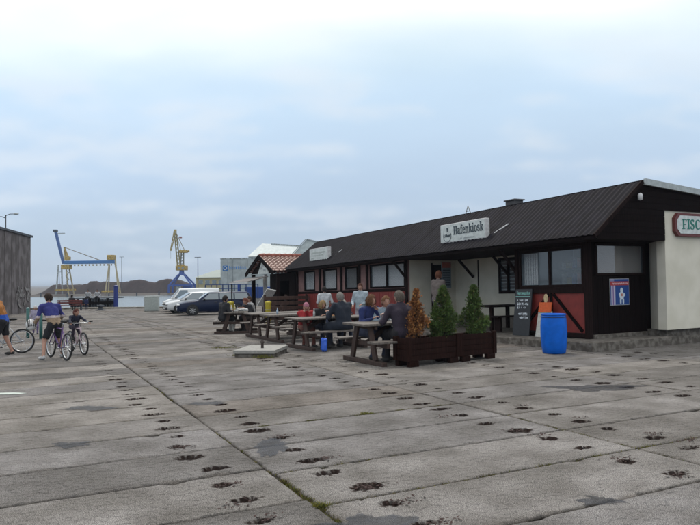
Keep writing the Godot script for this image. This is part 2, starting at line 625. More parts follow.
var JD: Vector3
var JU: Vector3
func jp(d: float, a: float, h := 0.0) -> Vector3:
	var p := JD * d + JU * a
	p.y = G(p.x, p.z) + h
	return p

func yard() -> void:
	JU = Vector3(-sin(JA), 0, -cos(JA))
	JD = Vector3(cos(JA), 0, -sin(JA))
	# bed under the slabs, in one sheet that reaches past the quay buildings
	var st := S()
	var ring := [Vector3(-200, 0, 30), Vector3(90, 0, 30), Vector3(220, 0, -400), Vector3(-62, 0, -400), Vector3(-60, 0, -240), Vector3(-15.6, 0, -59.4), Vector3(-200, 0, -66)]
	var gx := []
	for p in ring: gx.append(Vector3(p.x, 0, p.z))
	# fine strips so that the sheet follows the fall of the yard
	var flat := PackedVector2Array()
	for p in gx: flat.append(Vector2(p.x, p.z))
	for i in range(-26, 30):
		for j in range(-50, 4):
			var cell := PackedVector2Array([Vector2(i * 8, j * 8), Vector2(i * 8 + 8, j * 8), Vector2(i * 8 + 8, j * 8 + 8), Vector2(i * 8, j * 8 + 8)])
			for poly in Geometry2D.intersect_polygons(flat, cell):
				var ix := Geometry2D.triangulate_polygon(poly)
				for k in range(0, ix.size(), 3):
					var a := Vector3(poly[ix[k]].x, 0, poly[ix[k]].y)
					var b := Vector3(poly[ix[k + 1]].x, 0, poly[ix[k + 1]].y)
					var c := Vector3(poly[ix[k + 2]].x, 0, poly[ix[k + 2]].y)
					a.y = G(a.x, a.z) - 0.032; b.y = G(b.x, b.z) - 0.032; c.y = G(c.x, c.z) - 0.032
					if (b - a).cross(c - a).y < 0: tri(st, a, c, b)
					else: tri(st, a, b, c)
	tag(obj("ground", st, M.bed), "", "", "", "structure")
	# slabs
	var meshes := []
	for i in 14: meshes.append(slab_mesh(100 + i * 7))
	var pave := Node3D.new()
	pave.name = "pavement"
	add_child(pave, true)
	tag(pave, "", "", "", "structure")
	var spots := []
	var cam := Vector2(0, 0)
	for k in range(-9, 9):
		var off := 0.19 if k < 0 else 0.0
		for m in range(-3, 62):
			var d := 1.95 + 3.39 * (k + 0.5)
			var a := 4.47 + 0.965 * (m + 0.5) + off
			var p := jp(d + rng.randf_range(-0.012, 0.012), a)
			if p.z > -1.5 or p.z < -60.0: continue
			if absf(p.x) > -p.z * 0.60 + 3.2: continue
			if p.x < -19.0 and p.z < -59.0: continue
			# none under the kiosk
			var q := p - KP
			if q.dot(U) > -0.2 and q.dot(V) > 1.2 and q.dot(U) < 27.0: continue
			spots.append([Vector2(p.x, p.z).length(), p])
	spots.sort_custom(func(x, y): return x[0] < y[0])
	var far := []
	var nrm := (Vector3.UP + U * SL).normalized()
	for i in spots.size():
		var p: Vector3 = spots[i][1]
		var x := (JD - nrm * JD.dot(nrm)).normalized()
		var b := Basis(x, nrm, x.cross(nrm))
		b = b * Basis(Vector3(0, 0, 1), rng.randf_range(-0.0006, 0.0006)) * Basis(Vector3(1, 0, 0), rng.randf_range(-0.002, 0.002)) * Basis(Vector3.UP, rng.randf_range(-0.004, 0.004))
		if rng.randf() < 0.5: b = b * Basis(Vector3.UP, PI)
		p.y += rng.randf_range(-0.0025, 0.0015)
		var xf := Transform3D(b, p)
		if i < 300:
			var o := inst("slab", meshes[rng.randi() % 14], M["concrete_%d" % (rng.randi() % 6)], pave)
			o.transform = xf
		else: far.append(xf)
	for t in 6:
		var mine := []
		for i in far.size():
			if i % 6 == t: mine.append(far[i])
		var mm := MultiMesh.new()
		mm.transform_format = MultiMesh.TRANSFORM_3D
		mm.mesh = meshes[t]
		mm.instance_count = mine.size()
		for i in mine.size(): mm.set_instance_transform(i, mine[i])
		var mi := MultiMeshInstance3D.new()
		mi.multimesh = mm
		mi.material_override = M["concrete_%d" % t]
		mi.name = numbered(pave, "distant_slabs")
		pave.add_child(mi, true)
		mi.set_meta("kind", "stuff")
	print("slabs ", spots.size())
	joint_growth()
	puddles()
	st = S()
	var pale := [gp(-5.7, -10.36, 0.006), gp(-5.3, -10.34, 0.006), gp(-5.2, -10.45, 0.006), gp(-5.45, -10.54, 0.006), gp(-5.9, -10.5, 0.006)]
	prism(st, pale, Vector3(0, 0.003, 0))
	tag(obj("paint_patch", st, plain(lin(0.5, 0.55, 0.5), 0.8)), "pale worn paint patch on the concrete slabs", "paint mark")

func blade(st: SurfaceTool, a: Vector3, b: Vector3, c: Vector3) -> void:
	st.set_normal((c - a).cross(b - a).normalized())
	st.add_vertex(a); st.add_vertex(b); st.add_vertex(c)

# dirt, dead leaves and moss lodged in the joints and lifting pockets
func joint_growth() -> void:
	var st := SurfaceTool.new()
	st.begin(Mesh.PRIMITIVE_TRIANGLES)
	var r := RandomNumberGenerator.new()
	r.seed = 5
	var runs := [
		[1.95, 4.0, 1.95, 5.3, 1.0, 900], [1.95, 5.3, 1.95, 7.4, 0.35, 300], [1.95, 9.5, 1.95, 13.0, 0.4, 250],
		[2.2, 7.365, 5.3, 7.365, 0.9, 1100], [2.0, 4.47, 3.2, 4.47, 0.5, 250], [3.2, 4.47, 6.4, 4.47, 0.75, 900],
		[5.34, 3.9, 5.34, 6.3, 0.7, 600], [5.3, 6.4, 6.4, 6.4, 0.5, 150], [1.95, 5.435, 3.3, 5.435, 0.5, 300], [-1.0, 5.63, 1.9, 5.45, 0.2, 180],
		[6.0, 12.2, 8.7, 12.2, 0.7, 500], [3.1, 18.0, 5.4, 18.0, 0.9, 700], [2.6, 25.0, 3.4, 22.0, 0.7, 500], [5.34, 15.0, 5.34, 18.5, 0.5, 350], [8.73, 4.5, 8.73, 9.0, 0.4, 300], [5.4, 8.33, 8.6, 8.33, 0.4, 300]]
	for q in runs:
		for i in q[5]:
			var t := r.randf()
			t = clampf(t + 0.06 * sin(t * 31.0), 0, 1)
			var p := jp(lerpf(q[0], q[2], t) + r.randfn(0, 0.014), lerpf(q[1], q[3], t) + r.randfn(0, 0.014), -0.028)
			var hgt: float = r.randf_range(0.018, 0.034) * (0.7 + 0.5 * q[4])
			var an := r.randf() * TAU
			var wd := r.randf_range(0.004, 0.010)
			var side := Vector3(cos(an), 0, sin(an)) * wd
			var tip := p + Vector3(r.randfn(0, 0.02), hgt, r.randfn(0, 0.02))
			var k := r.randf()
			var c := Color(0.15, 0.13, 0.022).lerp(Color(0.06, 0.075, 0.018), k)
			if r.randf() < 0.35: c = Color(0.085, 0.062, 0.03)
			st.set_color(c)
			blade(st, p - side, p + side, tip)
	var o := inst("joint_weeds", st.commit(), M.moss)
	tag(o, "low yellow-green weeds growing along the slab joints", "weeds", "", "stuff")
	# a denser tuft at the foot of the concrete block and in the near joint crossing
	var tufts := [[gp(-2.05, -15.24), 0.3, 0.09, 240, "small green weed tuft at the front foot of the low concrete block"], [gp(-2.72, -15.75), 0.25, 0.08, 160, "small green weed tuft at the left corner of the low concrete block"], [jp(1.96, 4.45), 0.07, 0.035, 240, "yellow moss clump in a crossing of slab joints"], [jp(3.9, 7.365), 0.10, 0.03, 200, "flat yellow moss clump on a slab joint before the planters"], [gp(-3.5, -17.9), 0.5, 0.05, 260, "thin green weeds on the slabs behind the low concrete block"]]
	for q in tufts:
		st = SurfaceTool.new()
		st.begin(Mesh.PRIMITIVE_TRIANGLES)
		for i in q[3]:
			var p: Vector3 = q[0] + Vector3(r.randfn(0, q[1] * 0.4), -0.02, r.randfn(0, q[1] * 0.15))
			var an := r.randf() * TAU
			var side := Vector3(cos(an), 0, sin(an)) * 0.008
			st.set_color(Color(0.2, 0.17, 0.02).lerp(Color(0.06, 0.085, 0.02), r.randf()))
			blade(st, p - side, p + side, p + Vector3(r.randfn(0, 0.03), 0.02 + q[2] * r.randf(), r.randfn(0, 0.03)))
		tag(inst("weed_tuft", st.commit(), M.moss), q[4], "weeds")

func puddles() -> void:
	var r := RandomNumberGenerator.new()
	r.seed = 8
	var list := [[3.74, -10.03, 0.62, 0.3, "dark damp stain, largest on the slabs before the kiosk step"], [-3.63, -9.07, 0.3, 0.16, "small grey-blue damp stain on the slabs beside the pale paint patch"], [-3.0, -6.92, 0.2, 0.14, "oval grey-blue damp stain lying on a slab joint"],
		[-0.79, -6.72, 0.16, 0.3, "grey-blue damp stain where two slab joints cross"], [-2.07, -9.23, 0.26, 0.13, "small damp stain beside a row of lifting holes"], [0.1, -4.42, 0.32, 0.22, "dark wet stain at the near moss clump"], [1.84, -4.89, 0.14, 0.1, "small round wet stain on a bare slab"], [4.3, -5.9, 0.3, 0.13, "damp stain beside a long weedy joint"]]
	for q in list:
		var pts := []
		var n := 64
		var fn := FastNoiseLite.new()
		fn.seed = int(q[0] * 50); fn.frequency = 0.9; fn.fractal_octaves = 4
		for i in n:
			var a := TAU * i / n
			var k := 1.0 + 0.9 * fn.get_noise_2d(cos(a) * 1.2, sin(a) * 1.2)
			pts.append(gp(q[0] + cos(a) * q[2] * k, q[1] - sin(a) * q[3] * k, 0.005))
		var st := S()
		prism(st, pts, Vector3(0, 0.0006, 0))
		tag(obj("damp_stain", st, M.puddle), q[4], "stain", "damp stains on the slabs")
	# leaf litter heaped in the lifting holes is in the slab pockets; some lies loose
	var spots := [[2.55, 4.25], [2.57, 3.76], [1.54, 4.4], [1.43, 4.79], [4.91, 5.37], [5.95, 5.79], [5.99, 4.78], [4.88, 4.27], [4.77, 5.68], [5.88, 6.75], [4.68, 6.71], [2.48, 4.69], [1.52, 5.3], [2.57, 5.66], [2.55, 6.76], [1.5, 6.79], [4.87, 3.66], [6.06, 4.42]]
	for s in spots:
		var st := S()
		var wv := r.randf_range(0.08, 0.17)
		for i in 46:
			var p := jp(s[0] + r.randfn(0, wv * 0.6), s[1] + r.randfn(0, 0.04), r.randf_range(-0.01, 0.012))
			var an := r.randf() * TAU
			var x := Vector3(cos(an), r.randf_range(-0.5, 0.5), sin(an)) * r.randf_range(0.008, 0.024)
			var z := Vector3(-sin(an), r.randf_range(-0.5, 0.5), cos(an)) * r.randf_range(0.004, 0.011)
			quad(st, p - x, p + z, p + x, p - z)
		tag(obj("leaf_litter", st, M.dead_leaf), "dark brown leaf litter lodged in a lifting hole of a slab", "leaf litter", "leaf litter in the slab holes", "stuff")

func harbour() -> void:
	var st := S()
	quad(st, Vector3(-900, -3.1, -50), Vector3(400, -3.1, -50), Vector3(400, -3.1, -290), Vector3(-900, -3.1, -290))
	tag(obj("water", st, M.water), "", "", "", "structure")
	# quay wall with its coping
	st = S()
	var e := [Vector3(-200, 0, -66), Vector3(-15.6, 0, -59.4), Vector3(-60, 0, -240), Vector3(-62, 0, -300)]
	for i in 3:
		var a: Vector3 = e[i]
		var b: Vector3 = e[i + 1]
		var n := (b - a).normalized().cross(Vector3.UP)
		a.y = G(a.x, a.z); b.y = G(b.x, b.z)
		bar(st, a + Vector3(0, -2.0, 0), b + Vector3(0, -2.0, 0), 4.2, 0.9, Vector3.UP)
	tag(obj("quay_wall", st, M.quay_concrete), "", "", "", "structure")
	# far bank
	st = S()
	var pts := []
	for i in 61:
		var x := lerpf(-1500.0, 1500.0, i / 60.0)
		pts.append(x)
	for i in 60:
		var x0: float = pts[i]
		var x1: float = pts[i + 1]
		quad(st, Vector3(x0, -3.6, -268), Vector3(x1, -3.6, -268), Vector3(x1, -2.2, -270), Vector3(x0, -2.2, -270))
		quad(st, Vector3(x0, -2.2, -270), Vector3(x1, -2.2, -270), Vector3(x1, -0.7, -4000), Vector3(x0, -0.7, -4000))
	tag(obj("far_bank", st, plain(lin(0.1, 0.085, 0.075))), "", "", "", "structure")
	# heaps of dark red bulk goods on the far quay
	var heaps := [[-118.0, -70.0, 5.7, "long dark red-brown heap of bulk goods behind the gantry crane", 3], [-131.0, -111.0, 4.4, "lower dark heap of bulk goods left of the gantry crane legs", 6]]
	var hn := FastNoiseLite.new()
	hn.frequency = 0.05; hn.fractal_octaves = 5
	for h in heaps:
		hn.seed = h[4]
		st = S(true)
		var nx := 70
		var nz := 16
		var g := []
		for j in nz + 1:
			var row := []
			for i in nx + 1:
				var u := float(i) / nx
				var w := float(j) / nz
				var x: float = lerpf(h[0] - 4, h[1] + 4, u)
				var env: float = minf(1.0, minf(u, 1.0 - u) * 7.0) * minf(1.0, (1.0 - absf(w * 2 - 1)) * 1.35)
				var y: float = env * h[2] * (0.88 + 0.22 * hn.get_noise_2d(x * 1.4, 3.0)) + env * 0.9 * hn.get_noise_2d(x * 3.0, w * 30.0)
				row.append(Vector3(x, -2.15 + maxf(y, 0.0), lerpf(-277.0, -299.0, w)))
			g.append(row)
		for j in nz:
			for i in nx:
				quad(st, g[j][i], g[j][i + 1], g[j + 1][i + 1], g[j + 1][i])
		tag(obj("bulk_heap", st, M.heap), h[3], "heap", "heaps on the far quay")
	# low wharf edge with fender posts on the far bank
	for i in 14:
		st = S()
		var x := -175.0 + i * 9.6 + rng.randf_range(-1.5, 1.5)
		tube(st, [Vector3(x, -3.6, -267.2), Vector3(x, -1.9 + rng.randf() * 0.6, -267.2)], 0.28, 7)
		tag(obj("fender_pile", st, M.crane_dark), "dark timber fender pile standing along the far quay edge", "pile", "fender piles of the far quay")
	# near mooring stage of dark piles with a blue post
	var d := thing("mooring_stage", "dark timber mooring stage with upright piles at the quay edge", "mooring stage", Transform3D(Basis.IDENTITY, gp(-24.55, -62.4)))
	for i in 16:
		st = S()
		var x := -2.15 + i * 0.285
		tube(st, [Vector3(x, -3.0, 0.0), Vector3(x, 0.82 + rng.randf_range(-0.06, 0.12), 0.0)], 0.135, 7)
		obj("pile", st, M.crane_dark if i % 3 else M.black_timber, d)
	st = S()
	bb(st, Vector3(-2.3, 0.35, 0.14), Vector3(2.28, 0.62, 0.3), 0.02)
	obj("waling", st, M.black_timber, d)
	st = S()
	bb(st, Vector3(-2.3, 0.9, -1.6), Vector3(2.28, 0.98, 0.2))
	obj("deck", st, M.crane_dark, d)
	var bp := thing("blue_post", "tall blue steel post standing at the end of the mooring stage", "post", Transform3D(Basis.IDENTITY, gp(-22.2, -61.6)))
	st = S()
	tube(st, [Vector3(0, -2.6, 0), Vector3(0, 2.0, 0)], 0.2, 12)
	obj("shaft", st, plain(lin(0.012, 0.03, 0.2), 0.5), bp)
	st = S()
	lathe(st, [Vector2(0.24, 2.0), Vector2(0.24, 2.06), Vector2(0.0, 2.16)], Transform3D.IDENTITY, 12)
	obj("cap", st, plain(lin(0.012, 0.03, 0.2), 0.5), bp)
	var bo := thing("mooring_bollard", "squat black iron mooring bollard on the quay edge", "bollard", Transform3D(Basis.IDENTITY, gp(-20.9, -54.4)))
	st = S(true)
	lathe(st, [Vector2(0.42, 0.0), Vector2(0.42, 0.06), Vector2(0.2, 0.1), Vector2(0.16, 0.28), Vector2(0.3, 0.36), Vector2(0.28, 0.45), Vector2(0.0, 0.48)], Transform3D.IDENTITY, 16)
	obj("casting", st, M.crane_dark, bo)
	# concrete utility cabinet
	var cb := thing("utility_cabinet", "pale grey utility cabinet standing before the silver car", "cabinet", Transform3D(Basis(Vector3.UP, 0.1), gp(-15.35, -50.3)))
	st = S()
	bb(st, Vector3(-0.52, 0.0, -0.3), Vector3(0.52, 1.1, 0.3), 0.03)
	obj("case", st, plain(lin(0.4, 0.43, 0.41), 0.8), cb)
	st = S()
	bb(st, Vector3(-0.56, 1.1, -0.34), Vector3(0.56, 1.17, 0.34), 0.02)
	obj("lid", st, plain(lin(0.42, 0.45, 0.43), 0.8), cb)
	for k in [-1, 1]:
		st = S()
		bb(st, Vector3(k * 0.25 - 0.235, 0.08, 0.3), Vector3(k * 0.25 + 0.235, 1.04, 0.315))
		obj("door", st, plain(lin(0.38, 0.42, 0.4), 0.75), cb)

# ================================================================ the kiosk
func pane(st: SurfaceTool, lo: Vector3, hi: Vector3) -> void:
	bb(st, lo, hi)

# window in a wall facing -z (axis 2) or -x (axis 0); r = [a0, y0, a1, y1]; n panes across
func window(parent: Node, axis: int, at: float, r: Array, n: int, fm: Material, t := 0.06, back: Material = null, bars := 0) -> void:
	var mk := func(a0: float, y0: float, a1: float, y1: float, d0: float, d1: float, st: SurfaceTool, bev: float):
		if axis == 2: bb(st, Vector3(a0, y0, at + d0), Vector3(a1, y1, at + d1), bev)
		else: bb(st, Vector3(at + d0, y0, a0), Vector3(at + d1, y1, a1), bev)
	var st := S()
	mk.call(r[0], r[1], r[2], r[1] + t, -0.02, 0.07, st, 0.006)
	mk.call(r[0], r[3] - t, r[2], r[3], -0.02, 0.07, st, 0.006)
	mk.call(r[0], r[1] + t, r[0] + t, r[3] - t, -0.02, 0.07, st, 0.006)
	mk.call(r[2] - t, r[1] + t, r[2], r[3] - t, -0.02, 0.07, st, 0.006)
	var w: float = (r[2] - r[0] - t) / n
	for i in range(1, n):
		mk.call(r[0] + w * i, r[1] + t, r[0] + w * i + t, r[3] - t, -0.02, 0.07, st, 0.006)
	var win := obj("window", st, fm, parent)
	for i in n:
		st = S()
		mk.call(r[0] + w * i + t, r[1] + t, r[0] + w * (i + 1), r[3] - t, 0.022, 0.028, st, 0.0)
		obj("pane", st, M.glass, win)
	for i in bars:
		st = S()
		var y: float = lerpf(r[1] + t, r[3] - t, (i + 0.5) / bars)
		mk.call(r[0] + t, y - 0.02, r[2] - t, y + 0.012, 0.05, 0.062, st, 0.0)
		obj("slat", st, M.pale_metal, win)
	if back:
		st = S()
		mk.call(r[0] + t, r[1] + t, r[2] - t, r[3] - t, 0.075, 0.085, st, 0.0)
		obj("pane_backing", st, back, win)  # sheet close behind the glass; the pale ones imitate reflected sky

func text(parent: Node, s: String, m: Material, size: float, at: Vector3, b: Basis, squeeze := 1.0, font := "Droid Sans", called := "lettering", bold := false) -> MeshInstance3D:
	var f := SystemFont.new()
	f.font_names = PackedStringArray([font])
	if bold: f.font_weight = 700
	var t := TextMesh.new()
	t.font = f
	t.text = s
	t.font_size = 64
	t.pixel_size = size / 64.0
	t.depth = 0.008
	t.curve_step = 2.0
	var o := inst(called, t, m, parent)
	o.transform = Transform3D(b * Basis.from_scale(Vector3(squeeze, 1, 1)), at)
	return o

const EAVE_V := 0.15
const EAVE_H := 2.76
const RIDGE_V := 1.93
const RIDGE_H := 4.13
func roof_h(v: float) -> float:
	return EAVE_H + (v - EAVE_V) / (RIDGE_V - EAVE_V) * (RIDGE_H - EAVE_H)

func kiosk() -> void:
	SH = -0.022
	var k := thing("kiosk", "long low harbour kiosk with dark corrugated roof, cream end wall and red panels", "kiosk", Transform3D(Basis(U, Vector3.UP, V), KP))
	var st: SurfaceTool
	# concrete steps
	st = S()
	bb(st, Vector3(0.0, -0.4, 0.0), Vector3(4.3, 0.22, 2.9), 0.025)
	obj("step", st, M.concrete_rough, k)
	st = S()
	bb(st, Vector3(4.304, -0.4, 0.02), Vector3(9.2, 0.215, 3.1), 0.025)
	obj("step", st, M.concrete_rough, k)
	st = S()
	bb(st, Vector3(0.16, -0.4, 2.904), Vector3(0.6, 0.2, 9.0), 0.02)
	obj("step", st, M.concrete_rough, k)
	st = S()
	bb(st, Vector3(9.0, -0.5, 0.85), Vector3(18.85, 0.3, 2.6))
	obj("plinth", st, M.concrete_rough, k)
	# --- roof: corrugated sheets, each its own piece
	var wave := 0.177
	var sheets := 21
	var dir := Vector3(0, RIDGE_H - EAVE_H, RIDGE_V - EAVE_V)
	var nrm := Vector3(0, RIDGE_V - EAVE_V, -(RIDGE_H - EAVE_H)).normalized()
	for i in sheets:
		var u0 := 0.02 + i * 0.9
		var u1 := minf(u0 + 0.93, 18.92)
		st = S(true)
		var cols := int((u1 - u0) / wave * 6) + 1
		var prev := []
		var lift := 0.003 * (i % 2) + rng.randf_range(0, 0.002)
		for c in cols + 1:
			var x := lerpf(u0, u1, float(c) / cols)
			var w := 0.015 * cos(TAU * x / wave) + lift
			var row := []
			for q in 4:
				var f := q / 3.0
				var sag := -0.012 * sin(f * PI)
				row.append(Vector3(x, EAVE_H, EAVE_V) + dir * f + nrm * (w + sag) - Vector3(0, 0.0, 0))
			if prev:
				for q in 3: quad(st, prev[q], prev[q + 1], row[q + 1], row[q])
			prev = row
		obj("roof_sheet", st, M.roof_worn if i >= 13 else M.roof, k)
	st = S()
	var under := -nrm * 0.05
	prism(st, [Vector3(0.05, EAVE_H, EAVE_V + 0.03) + under, Vector3(0.05, RIDGE_H, RIDGE_V) + under, Vector3(18.88, RIDGE_H, RIDGE_V) + under, Vector3(18.88, EAVE_H, EAVE_V + 0.03) + under], -nrm * 0.06)
	obj("roof_boarding", st, M.black_timber, k)
	# shallow back slope
	st = S()
	prism(st, [Vector3(0.0, RIDGE_H - 0.03, RIDGE_V + 0.01), Vector3(0.0, RIDGE_H - 0.03 - 0.5, 9.2), Vector3(18.9, RIDGE_H - 0.03 - 0.5, 9.2), Vector3(18.9, RIDGE_H - 0.03, RIDGE_V + 0.01)], Vector3(0, 0.06, 0))
	obj("back_roof", st, M.roof, k)
	st = S()
	bar(st, Vector3(-0.03, RIDGE_H - 0.02, RIDGE_V + 0.02), Vector3(-0.03, RIDGE_H - 0.52, 9.25), 0.07, 0.15, Vector3(1, 0, 0))
	obj("verge_trim", st, M.pale_metal, k)
	st = S()
	bar(st, Vector3(-0.01, EAVE_H - 0.03, EAVE_V), Vector3(-0.01, RIDGE_H - 0.02, RIDGE_V - 0.03), 0.05, 0.10, Vector3(1, 0, 0))
	obj("barge_board", st, M.dark_timber, k)
	st = S()
	bb(st, Vector3(0.04, EAVE_H - 0.10, EAVE_V + 0.04), Vector3(18.88, EAVE_H - 0.02, EAVE_V + 0.075))
	obj("fascia", st, M.black_timber, k)
	st = S()
	bb(st, Vector3(0.06, EAVE_H - 0.10, EAVE_V + 0.08), Vector3(18.86, EAVE_H - 0.07, 3.19))
	obj("soffit", st, M.dark_timber, k)
	# gable planks
	var y := 2.66
	while y < RIDGE_H - 0.12:
		var y1 := minf(y + 0.148, RIDGE_H - 0.08)
		var e0 := EAVE_V + 0.10 + maxf(0, (y - EAVE_H + 0.02)) / (RIDGE_H - EAVE_H) * (RIDGE_V - EAVE_V)
		var e1 := EAVE_V + 0.10 + maxf(0, (y1 - EAVE_H + 0.02)) / (RIDGE_H - EAVE_H) * (RIDGE_V - EAVE_V)
		var right0 := 2.74 if y < 3.38 else RIDGE_V + (RIDGE_H - 0.05 - y) / 0.0688
		var right1 := 2.74 if y < 3.38 else RIDGE_V + (RIDGE_H - 0.05 - y1) / 0.0688
		right0 = minf(right0, 9.0); right1 = minf(right1, 9.0)
		st = S()
		prism(st, [Vector3(0.035, y, e0), Vector3(0.035, y1, e1), Vector3(0.035, y1, right1), Vector3(0.035, y, right0)], Vector3(-0.024 - rng.randf() * 0.004, 0, 0))
		obj("gable_board", st, M.black_timber, k)
		y += 0.155
	st = S()
	prism(st, [Vector3(0.04, 2.68, 0.3), Vector3(0.04, RIDGE_H - 0.13, RIDGE_V - 0.02), Vector3(0.04, RIDGE_H - 0.25, 2.74), Vector3(0.04, 2.68, 2.74)], Vector3(0.03, 0, 0))
	obj("gable_backing", st, M.black_timber, k)
	# gable lamp
	st = S(true)
	lathe(st, [Vector2(0.0, 3.62), Vector2(0.055, 3.64), Vector2(0.06, 3.76), Vector2(0.03, 3.8), Vector2(0.0, 3.81)], Transform3D(Basis.IDENTITY, Vector3(-0.07, 0, 1.72)), 12)
	obj("gable_lamp", st, M.white_trim, k)
	# --- cream end block
	st = S()
	prism(st, [Vector3(0.05, 0.38, 2.78), Vector3(0.3, 0.38, 2.78), Vector3(0.78, 0.38, 3.14), Vector3(0.78, 0.38, 9.0), Vector3(0.05, 0.38, 9.0)], Vector3(0, 3.2, 0))
	obj("end_wall", st, M.cream, k)
	st = S()
	bb(st, Vector3(0.2, 0.2, 2.95), Vector3(0.75, 0.38, 8.95))
	obj("plinth", st, M.concrete_rough, k)
	st = S()
	bb(st, Vector3(0.782, 0.0, 3.2), Vector3(18.8, 3.0, 9.0))
	obj("rear_block", st, M.cream, k)
	# --- enclosed porch: end side (dark boards)
	st = S()
	wall(st, 0, 0.82, 0.06, [0.88, 0.22, 3.2, 2.66], [[1.1, 1.83, 2.95, 2.62]])
	obj("porch_wall", st, M.black_timber, k)
	for i in 11:
		st = S()
		var z0 := 0.93 + i * 0.202
		bb(st, Vector3(0.79, 0.27, z0), Vector3(0.818, 1.78, z0 + 0.194), 0.004)
		obj("board", st, M.black_timber, k)
	window(k, 0, 0.80, [1.08, 1.8, 2.97, 2.64], 1, M.dark_timber, 0.07, M.brown_blind)
	st = S()
	bb(st, Vector3(0.74, 0.2, 0.92), Vector3(0.83, 0.32, 3.12), 0.01)
	obj("sill_beam", st, M.concrete_rough, k)
	# porch front
	st = S()
	wall(st, 2, 0.86, 0.05, [0.88, 0.3, 3.36, 2.66], [[1.0, 1.5, 3.26, 2.6]])
	obj("porch_front", st, M.black_timber, k)
	st = S()
	bb(st, Vector3(0.9, 0.34, 0.838), Vector3(3.32, 1.4, 0.858))
	obj("red_panel", st, M.red_panel, k)
	for q in [[0.76, 0.92], [3.28, 3.40]]:
		st = S()
		bb(st, Vector3(q[0], 0.215, 0.78), Vector3(q[1], 2.66, 0.92), 0.012)
		obj("post", st, M.dark_timber, k)
	for q in [[0.24, 0.36, 0.80], [1.38, 1.53, 0.79], [2.58, 2.66, 0.80]]:
		st = S()
		bb(st, Vector3(0.922, q[0], q[2]), Vector3(3.278, q[1], 0.90), 0.01)
		obj("rail", st, M.dark_timber, k)
	st = S()
	bb(st, Vector3(2.02, 0.362, 0.812), Vector3(2.10, 1.378, 0.836), 0.005)
	obj("mullion", st, M.black_timber, k)
	for q in [[1.98, 1.02], [2.14, 3.12]]:
		st = S()
		bar(st, Vector3(q[0], 1.36, 0.822), Vector3(q[1], 0.40, 0.822), 0.022, 0.085, Vector3(0, 0, 1))
		obj("brace", st, M.black_timber, k)
	window(k, 2, 0.84, [0.95, 1.53, 3.27, 2.58], 2, M.dark_timber, 0.075, null)
	st = S()
	wall(st, 0, 3.30, 0.05, [0.93, 0.3, 3.05, 2.66], [])
	obj("porch_side", st, M.black_timber, k)
	for q in [[1.75, 1.6], [1.75, 2.05]]:
		st = S()
		bb(st, Vector3(1.2, q[1], 2.2), Vector3(3.2, q[1] + 0.03, 2.5))
		var sf := obj("shelf", st, M.fence_wood, k)
		for i in 9:
			st = S()
			var x0 := 1.3 + i * 0.2 + rng.randf() * 0.05
			bb(st, Vector3(x0, q[1] + 0.03, 2.24), Vector3(x0 + 0.07 + rng.randf() * 0.07, q[1] + 0.16 + rng.randf() * 0.2, 2.36), 0.006)
			obj("packet", st, plain([lin(0.5, 0.5, 0.48), lin(0.3, 0.05, 0.04), lin(0.08, 0.12, 0.3), lin(0.4, 0.3, 0.08)][i % 4]), sf)
	st = S()
	for i in 12:
		var x0 := 2.68 + i * 0.045
		bb(st, Vector3(x0, 1.62, 0.97 + 0.02 * (i % 2)), Vector3(x0 + 0.046, 2.5, 0.985 + 0.02 * (i % 2)))
	obj("lace_curtain", st, M.pane_backing, k)  # pale strips added inside the pane to imitate bright sky reflection
	st = S()
	bb(st, Vector3(0.9, 0.225, 0.92), Vector3(3.28, 0.26, 3.1))
	obj("porch_floor", st, M.interior, k)
	# --- recess back wall
	st = S()
	wall(st, 2, 3.05, 0.08, [3.36, 0.2, 9.2, 2.66], [[5.75, 1.42, 6.6, 2.56]])
	obj("recess_wall", st, M.cream, k)
	window(k, 2, 3.05, [5.7, 1.38, 6.65, 2.6], 2, M.dark_timber, 0.08, M.interior, 9)
	st = S()
	bb(st, Vector3(7.7, 0.22, 3.035), Vector3(7.75, 2.6, 3.048))
	obj("joint_strip", st, M.dark_timber, k)
	st = S()
	bb(st, Vector3(3.5, 0.22, 3.02), Vector3(9.0, 0.62, 3.048))
	obj("skirting", st, plain(lin(0.16, 0.14, 0.12)), k)
	# --- far wing
	var holes := [[9.2, 1.68, 11.75, 2.63], [12.75, 1.68, 13.85, 2.63], [14.6, 1.68, 15.95, 2.63], [16.85, 1.68, 18.05, 2.63]]
	st = S()
	wall(st, 0, 9.05, 0.1, [0.96, 0.2, 3.048, 2.66], [[1.98, 0.22, 2.55, 2.5]])
	obj("return_wall", st, M.cream, k)
	st = S()
	bb(st, Vector3(9.09, 0.225, 1.98), Vector3(9.12, 2.5, 2.55))
	obj("door", st, M.black_timber, k)
	for q in [1.92, 2.545]:
		st = S()
		bb(st, Vector3(9.01, 0.22, q), Vector3(9.048, 2.56, q + 0.05))
		obj("door_frame", st, M.dark_timber, k)
	st = S()
	wall(st, 2, 0.87, 0.09, [9.05, 0.3, 18.85, 2.66], holes)
	obj("wing_wall", st, M.pink_brown, k)
	st = S()
	bb(st, Vector3(9.2, 0.32, 0.845), Vector3(18.8, 1.55, 0.868))
	obj("red_dado", st, M.red_panel, k)
	for i in 44:
		st = S()
		bb(st, Vector3(9.22 + i * 0.2175, 0.34, 0.834), Vector3(9.22 + i * 0.2175 + 0.2, 1.52, 0.844))
		obj("dado_board", st, M.red_panel, k)
	st = S()
	bb(st, Vector3(9.18, 1.55, 0.82), Vector3(18.83, 1.66, 0.868), 0.01)
	obj("sill_rail", st, M.dark_timber, k)
	for q in [9.02, 11.85, 12.5, 14.1, 16.2, 18.75]:
		st = S()
		bb(st, Vector3(q, 0.22, 0.80), Vector3(q + 0.13, 2.66, 0.869), 0.01)
		obj("post", st, M.dark_timber, k)
